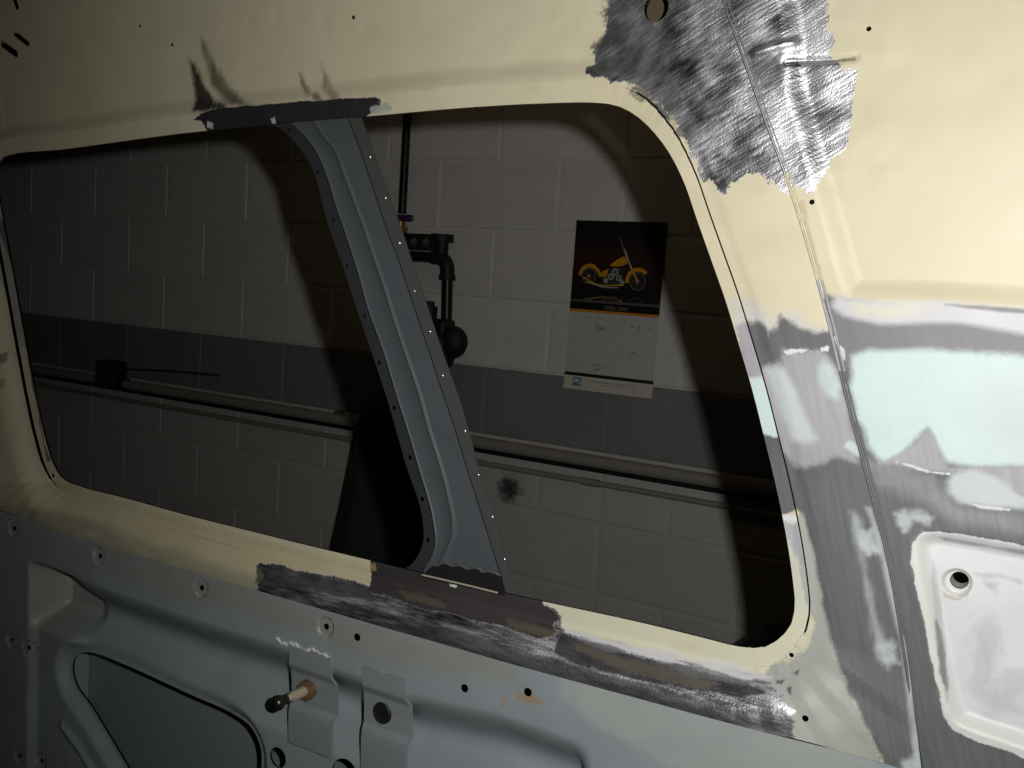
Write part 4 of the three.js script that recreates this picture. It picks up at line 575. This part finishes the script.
  const pg = part('month_page', low.g, new THREE.MeshStandardMaterial({ map: month, roughness: 0.6, side: THREE.DoubleSide }), cal, 'white month page with handwritten notes'); pg.position.set((x0 + x1) / 2, (yM + yB) / 2, z + 0.001);
  const nail = new THREE.CylinderGeometry(0.003, 0.003, 0.012, 10); nail.rotateX(Math.PI / 2); const nl = part('nail', nail, mat(0x77756e, 0.4, 0.8), cal); nl.position.set((x0 + x1) / 2, yT - 0.006, z + 0.002);
}
const steelPipe = mat(0x96938b, 0.55), blackPipe = mat(0x1b1c1e, 0.35, 0.3), castIron = mat(0x1a1b1d, 0.6, 0.1), galv = mat(0x7d807f, 0.45, 0.5), brass = mat(0xa07a2e, 0.35, 0.7), violet = mat(0x4b2f58, 0.5);
const rod = (a, b, r, seg = 20) => { const A = new THREE.Vector3(...a), B = new THREE.Vector3(...b), g = new THREE.CylinderGeometry(r, r, A.distanceTo(B), seg); g.applyQuaternion(new THREE.Quaternion().setFromUnitVectors(new THREE.Vector3(0, 1, 0), B.clone().sub(A).normalize())); g.translate((A.x + B.x) / 2, (A.y + B.y) / 2, (A.z + B.z) / 2); return g; };
const slabGeo = (w, h, d, x, y, z, r = 0.004) => { const g = new RoundedBoxGeometry(w, h, d, 2, r); g.translate(x, y, z); return g; };
// the fat conduit along the dark course
{
  const y = EYE - 0.481, z = WALL_Z + 0.024, t = thing('conduit_pipe', 'thick painted conduit running level along the foot of the dark course', 'pipe');
  for (const [a, b] of [[ROOM.x0 + 0.01, -3.226], [-3.074, ROOM.x1 - 0.01]]) part('pipe', rod([a, y, z], [b, y, z], 0.018), steelPipe, t);
  for (const x of [-4.2, -2.02, -0.4, 1.2]) { part('clip', merge([slabGeo(0.018, 0.05, 0.005, x, y + 0.002, WALL_Z + 0.0028, 0.002), slabGeo(0.016, 0.012, 0.04, x, y + 0.024, WALL_Z + 0.022, 0.002)]), galv, t); }
  const b = thing('conduit_box', 'black junction box fixed across the thick conduit', 'junction box');
  part('box_body', slabGeo(0.105, 0.105, 0.065, -3.15, y + 0.032, WALL_Z + 0.034, 0.008), castIron, b);
  part('cover', slabGeo(0.085, 0.085, 0.006, -3.15, y + 0.032, WALL_Z + 0.0695, 0.002), mat(0x3a3a36, 0.5, 0.3), b);
  for (const s of [-1, 1]) part('hub', rod([-3.15 + s * 0.050, y, z], [-3.15 + s * 0.075, y, z], 0.026), castIron, b);
  const h = thing('air_hose', 'straight black hose tucked under the thick conduit', 'hose');
  part('hose', rod([ROOM.x0 + 0.02, y - 0.0255, WALL_Z + 0.017], [ROOM.x1 - 0.02, y - 0.0255, WALL_Z + 0.017], 0.0065, 12), mat(0x101011, 0.6), h);
  const c = thing('black_cable', 'thin black cable clipped to the dark course beside the junction box', 'cable');
  part('cable', new THREE.TubeGeometry(new THREE.CatmullRomCurve3([[-3.10, y + 0.055], [-2.95, y + 0.066], [-2.8, y + 0.076], [-2.6, y + 0.083]].map((p) => new THREE.Vector3(p[0], p[1], WALL_Z + 0.007))), 40, 0.004, 8), mat(0x2a2a2b, 0.6), c);
}
{
  const y = EYE - 0.545, z = WALL_Z + 0.010, t = thing('thin_conduit', 'thin painted conduit just below the thick one', 'pipe');
  part('pipe', rod([ROOM.x0 + 0.01, y, z], [ROOM.x1 - 0.01, y, z], 0.0085, 14), steelPipe, t);
  for (const x of [-3.6, -1.105, 0.9]) part('coupling', rod([x - 0.025, y, z], [x + 0.025, y, z], 0.0112, 14), steelPipe, t);
}
// compressed-air drop with regulator
{
  const z = WALL_Z + 0.05, X = -1.79, t = thing('air_line', 'black air line with valve, bracket and regulator on the block wall', 'air pipe');
  part('riser_pipe', rod([X + 0.004, EYE + 0.19, z], [X + 0.004, ROOM.y1 - 0.002, z], 0.0125), blackPipe, t);
  const valve = part('valve', merge([rod([X, EYE + 0.10, z], [X, EYE + 0.185, z], 0.015), rod([X, EYE + 0.125, z], [X, EYE + 0.150, z], 0.022, 6)]), brass, t, 'brass valve body');
  part('valve_handle', merge([slabGeo(0.088, 0.020, 0.012, X + 0.018, EYE + 0.175, z + 0.022, 0.005), rod([X, EYE + 0.175, z], [X, EYE + 0.175, z + 0.024], 0.008)]), violet, valve, 'violet lever');
  const bar = new THREE.Shape(); bar.moveTo(-0.085, -0.025); bar.lineTo(0.075, -0.025); bar.lineTo(0.075, 0.025); bar.lineTo(-0.085, 0.025);
  for (const bx of [-0.045, 0.0, 0.045]) { const q = new THREE.Path(); q.absarc(bx, 0, 0.011, 0, Math.PI * 2, true); bar.holes.push(q); }
  const bg = new THREE.ExtrudeGeometry(bar, { depth: 0.004, bevelEnabled: false }); bg.translate(X + 0.07, EYE + 0.105, z + 0.018);
  part('slotted_bracket', bg, mat(0x2f312f, 0.5, 0.4), t);
  for (const bx of [0.0, 0.045]) part('bolt', rod([X + 0.07 + bx, EYE + 0.105, z + 0.012], [X + 0.07 + bx, EYE + 0.105, z + 0.03], 0.009, 6), galv, t);
  const ex = -1.612, ey = EYE + 0.062;
  part('coupling', merge([rod([ex - 0.02, EYE + 0.075, z], [ex - 0.02, EYE + 0.115, z], 0.020), rod([ex - 0.02, EYE + 0.108, z], [ex - 0.02, EYE + 0.132, z], 0.034)]), castIron, t);
  part('cross_pipe', rod([X, ey, z], [ex - 0.03, ey, z], 0.0165), blackPipe, t);
  part('elbow', merge([new THREE.TubeGeometry(new THREE.CatmullRomCurve3([[ex - 0.05, ey], [ex - 0.022, ey - 0.001], [ex - 0.004, ey - 0.012], [ex + 0.004, ey - 0.03], [ex + 0.006, ey - 0.06]].map((p) => new THREE.Vector3(p[0], p[1], z))), 24, 0.0215, 14), rod([ex + 0.006, ey - 0.066, z], [ex + 0.006, ey - 0.05, z], 0.025)]), castIron, t);
  part('drop_pipe', rod([ex + 0.006, ey - 0.05, z], [ex + 0.012, EYE - 0.12, z], 0.0165), blackPipe, t);
  const reg = new THREE.LatheGeometry([[0, 0], [0.030, 0], [0.034, 0.012], [0.046, 0.04], [0.052, 0.072], [0.046, 0.088], [0.030, 0.098], [0.026, 0.118], [0.018, 0.124], [0, 0.124]].map((p) => new THREE.Vector2(...p)), 24);
  reg.translate(-1.60, EYE - 0.262, z + 0.012); part('regulator_body', reg, castIron, t, 'black bowl-shaped regulator');
  part('regulator_head', merge([slabGeo(0.10, 0.05, 0.07, -1.632, EYE - 0.146, z + 0.006, 0.012), rod([-1.66, EYE - 0.125, z + 0.006], [-1.66, EYE - 0.085, z + 0.006], 0.024), rod([-1.66, EYE - 0.09, z + 0.006], [-1.66, EYE - 0.07, z + 0.006], 0.014)]), castIron, t);
  const gauge = (() => { const g = new THREE.SphereGeometry(0.046, 20, 14); g.scale(0.95, 1.05, 0.8); g.translate(-1.556, EYE - 0.185, z + 0.02); return g; })(); part('gauge', gauge, castIron, t);
  part('standoff', rod([X + 0.004, EYE + 0.72, WALL_Z + 0.0005], [X + 0.004, EYE + 0.72, z], 0.008), castIron, t); part('standoff', rod([ex - 0.1, ey, WALL_Z + 0.0005], [ex - 0.1, ey, z], 0.008), castIron, t);
}
// dark cloth cover standing behind the divider post
{
  const t = thing('black_cover', 'black cloth cover draped over a tall stand, partly hidden by the divider post', 'cloth cover');
  const H = EYE - 0.27, cx = -1.495, cz = 0.72 - 2.08, P = [], I = [], N = 72, M = 44;
  for (let j = 0; j <= M; j++) {
    const y = H * (1 - j / M), d = Y0(y);
    for (let i = 0; i <= N; i++) { const a = i / N * Math.PI * 2, f = 1 + 0.035 * Math.sin(a * 7 + 0.6 * Math.sin(y * 3)) * ss(0, 0.5, j / M) + 0.02 * Math.sin(a * 13 + 1.2); P.push(cx + Math.cos(a) * d * f, y + 0.001, cz + Math.sin(a) * d * 0.78 * f); if (j < M && i < N) { const k = j * (N + 1) + i; I.push(k, k + 1, k + N + 1, k + 1, k + N + 2, k + N + 1); } }
  }
  function Y0(y) { const s = H - y; return 0.004 + 0.142 * Math.sqrt(clamp(s / 0.10)) + 0.09 * clamp((s - 0.08) / 0.55) + 0.06 * clamp((s - 0.6) / 0.6); }
  const g = new THREE.BufferGeometry(); g.setAttribute('position', new THREE.Float32BufferAttribute(P, 3)); g.setIndex(I); g.computeVertexNormals();
  part('cloth', g, mat(0x272f2a, 0.95, 0, { side: THREE.DoubleSide }), t);
}
// domed black bin below the rear corner of the window, against the block wall
{
  const t = thing('dome_lid_bin', 'black domed bin standing against the block wall below the rear window corner', 'bin'), D = 0.72 - 2.14, X = -0.425, H = EYE - 0.745;
  const lathe = (pts, m, n) => { const g = new THREE.LatheGeometry(pts.map((p) => new THREE.Vector2(p[0], p[1])), 36); const o = part(n, g, m, t); o.position.set(X, ROOM.y0 + 0.001, D); return o; };
  const h = H - ROOM.y0;
  lathe([[0, 0], [0.13, 0], [0.14, 0.01], [0.165, h - 0.14], [0.172, h - 0.135], [0, h - 0.135]], mat(0x1d1e20, 0.6), 'bin_body');
  lathe([[0.176, h - 0.15], [0.178, h - 0.12], [0.160, h - 0.06], [0.115, h - 0.018], [0.05, h - 0.002], [0, h]], mat(0x1d1e20, 0.6, 0, { side: THREE.DoubleSide }), 'dome_lid');
}
renderer.render(scene, camera);
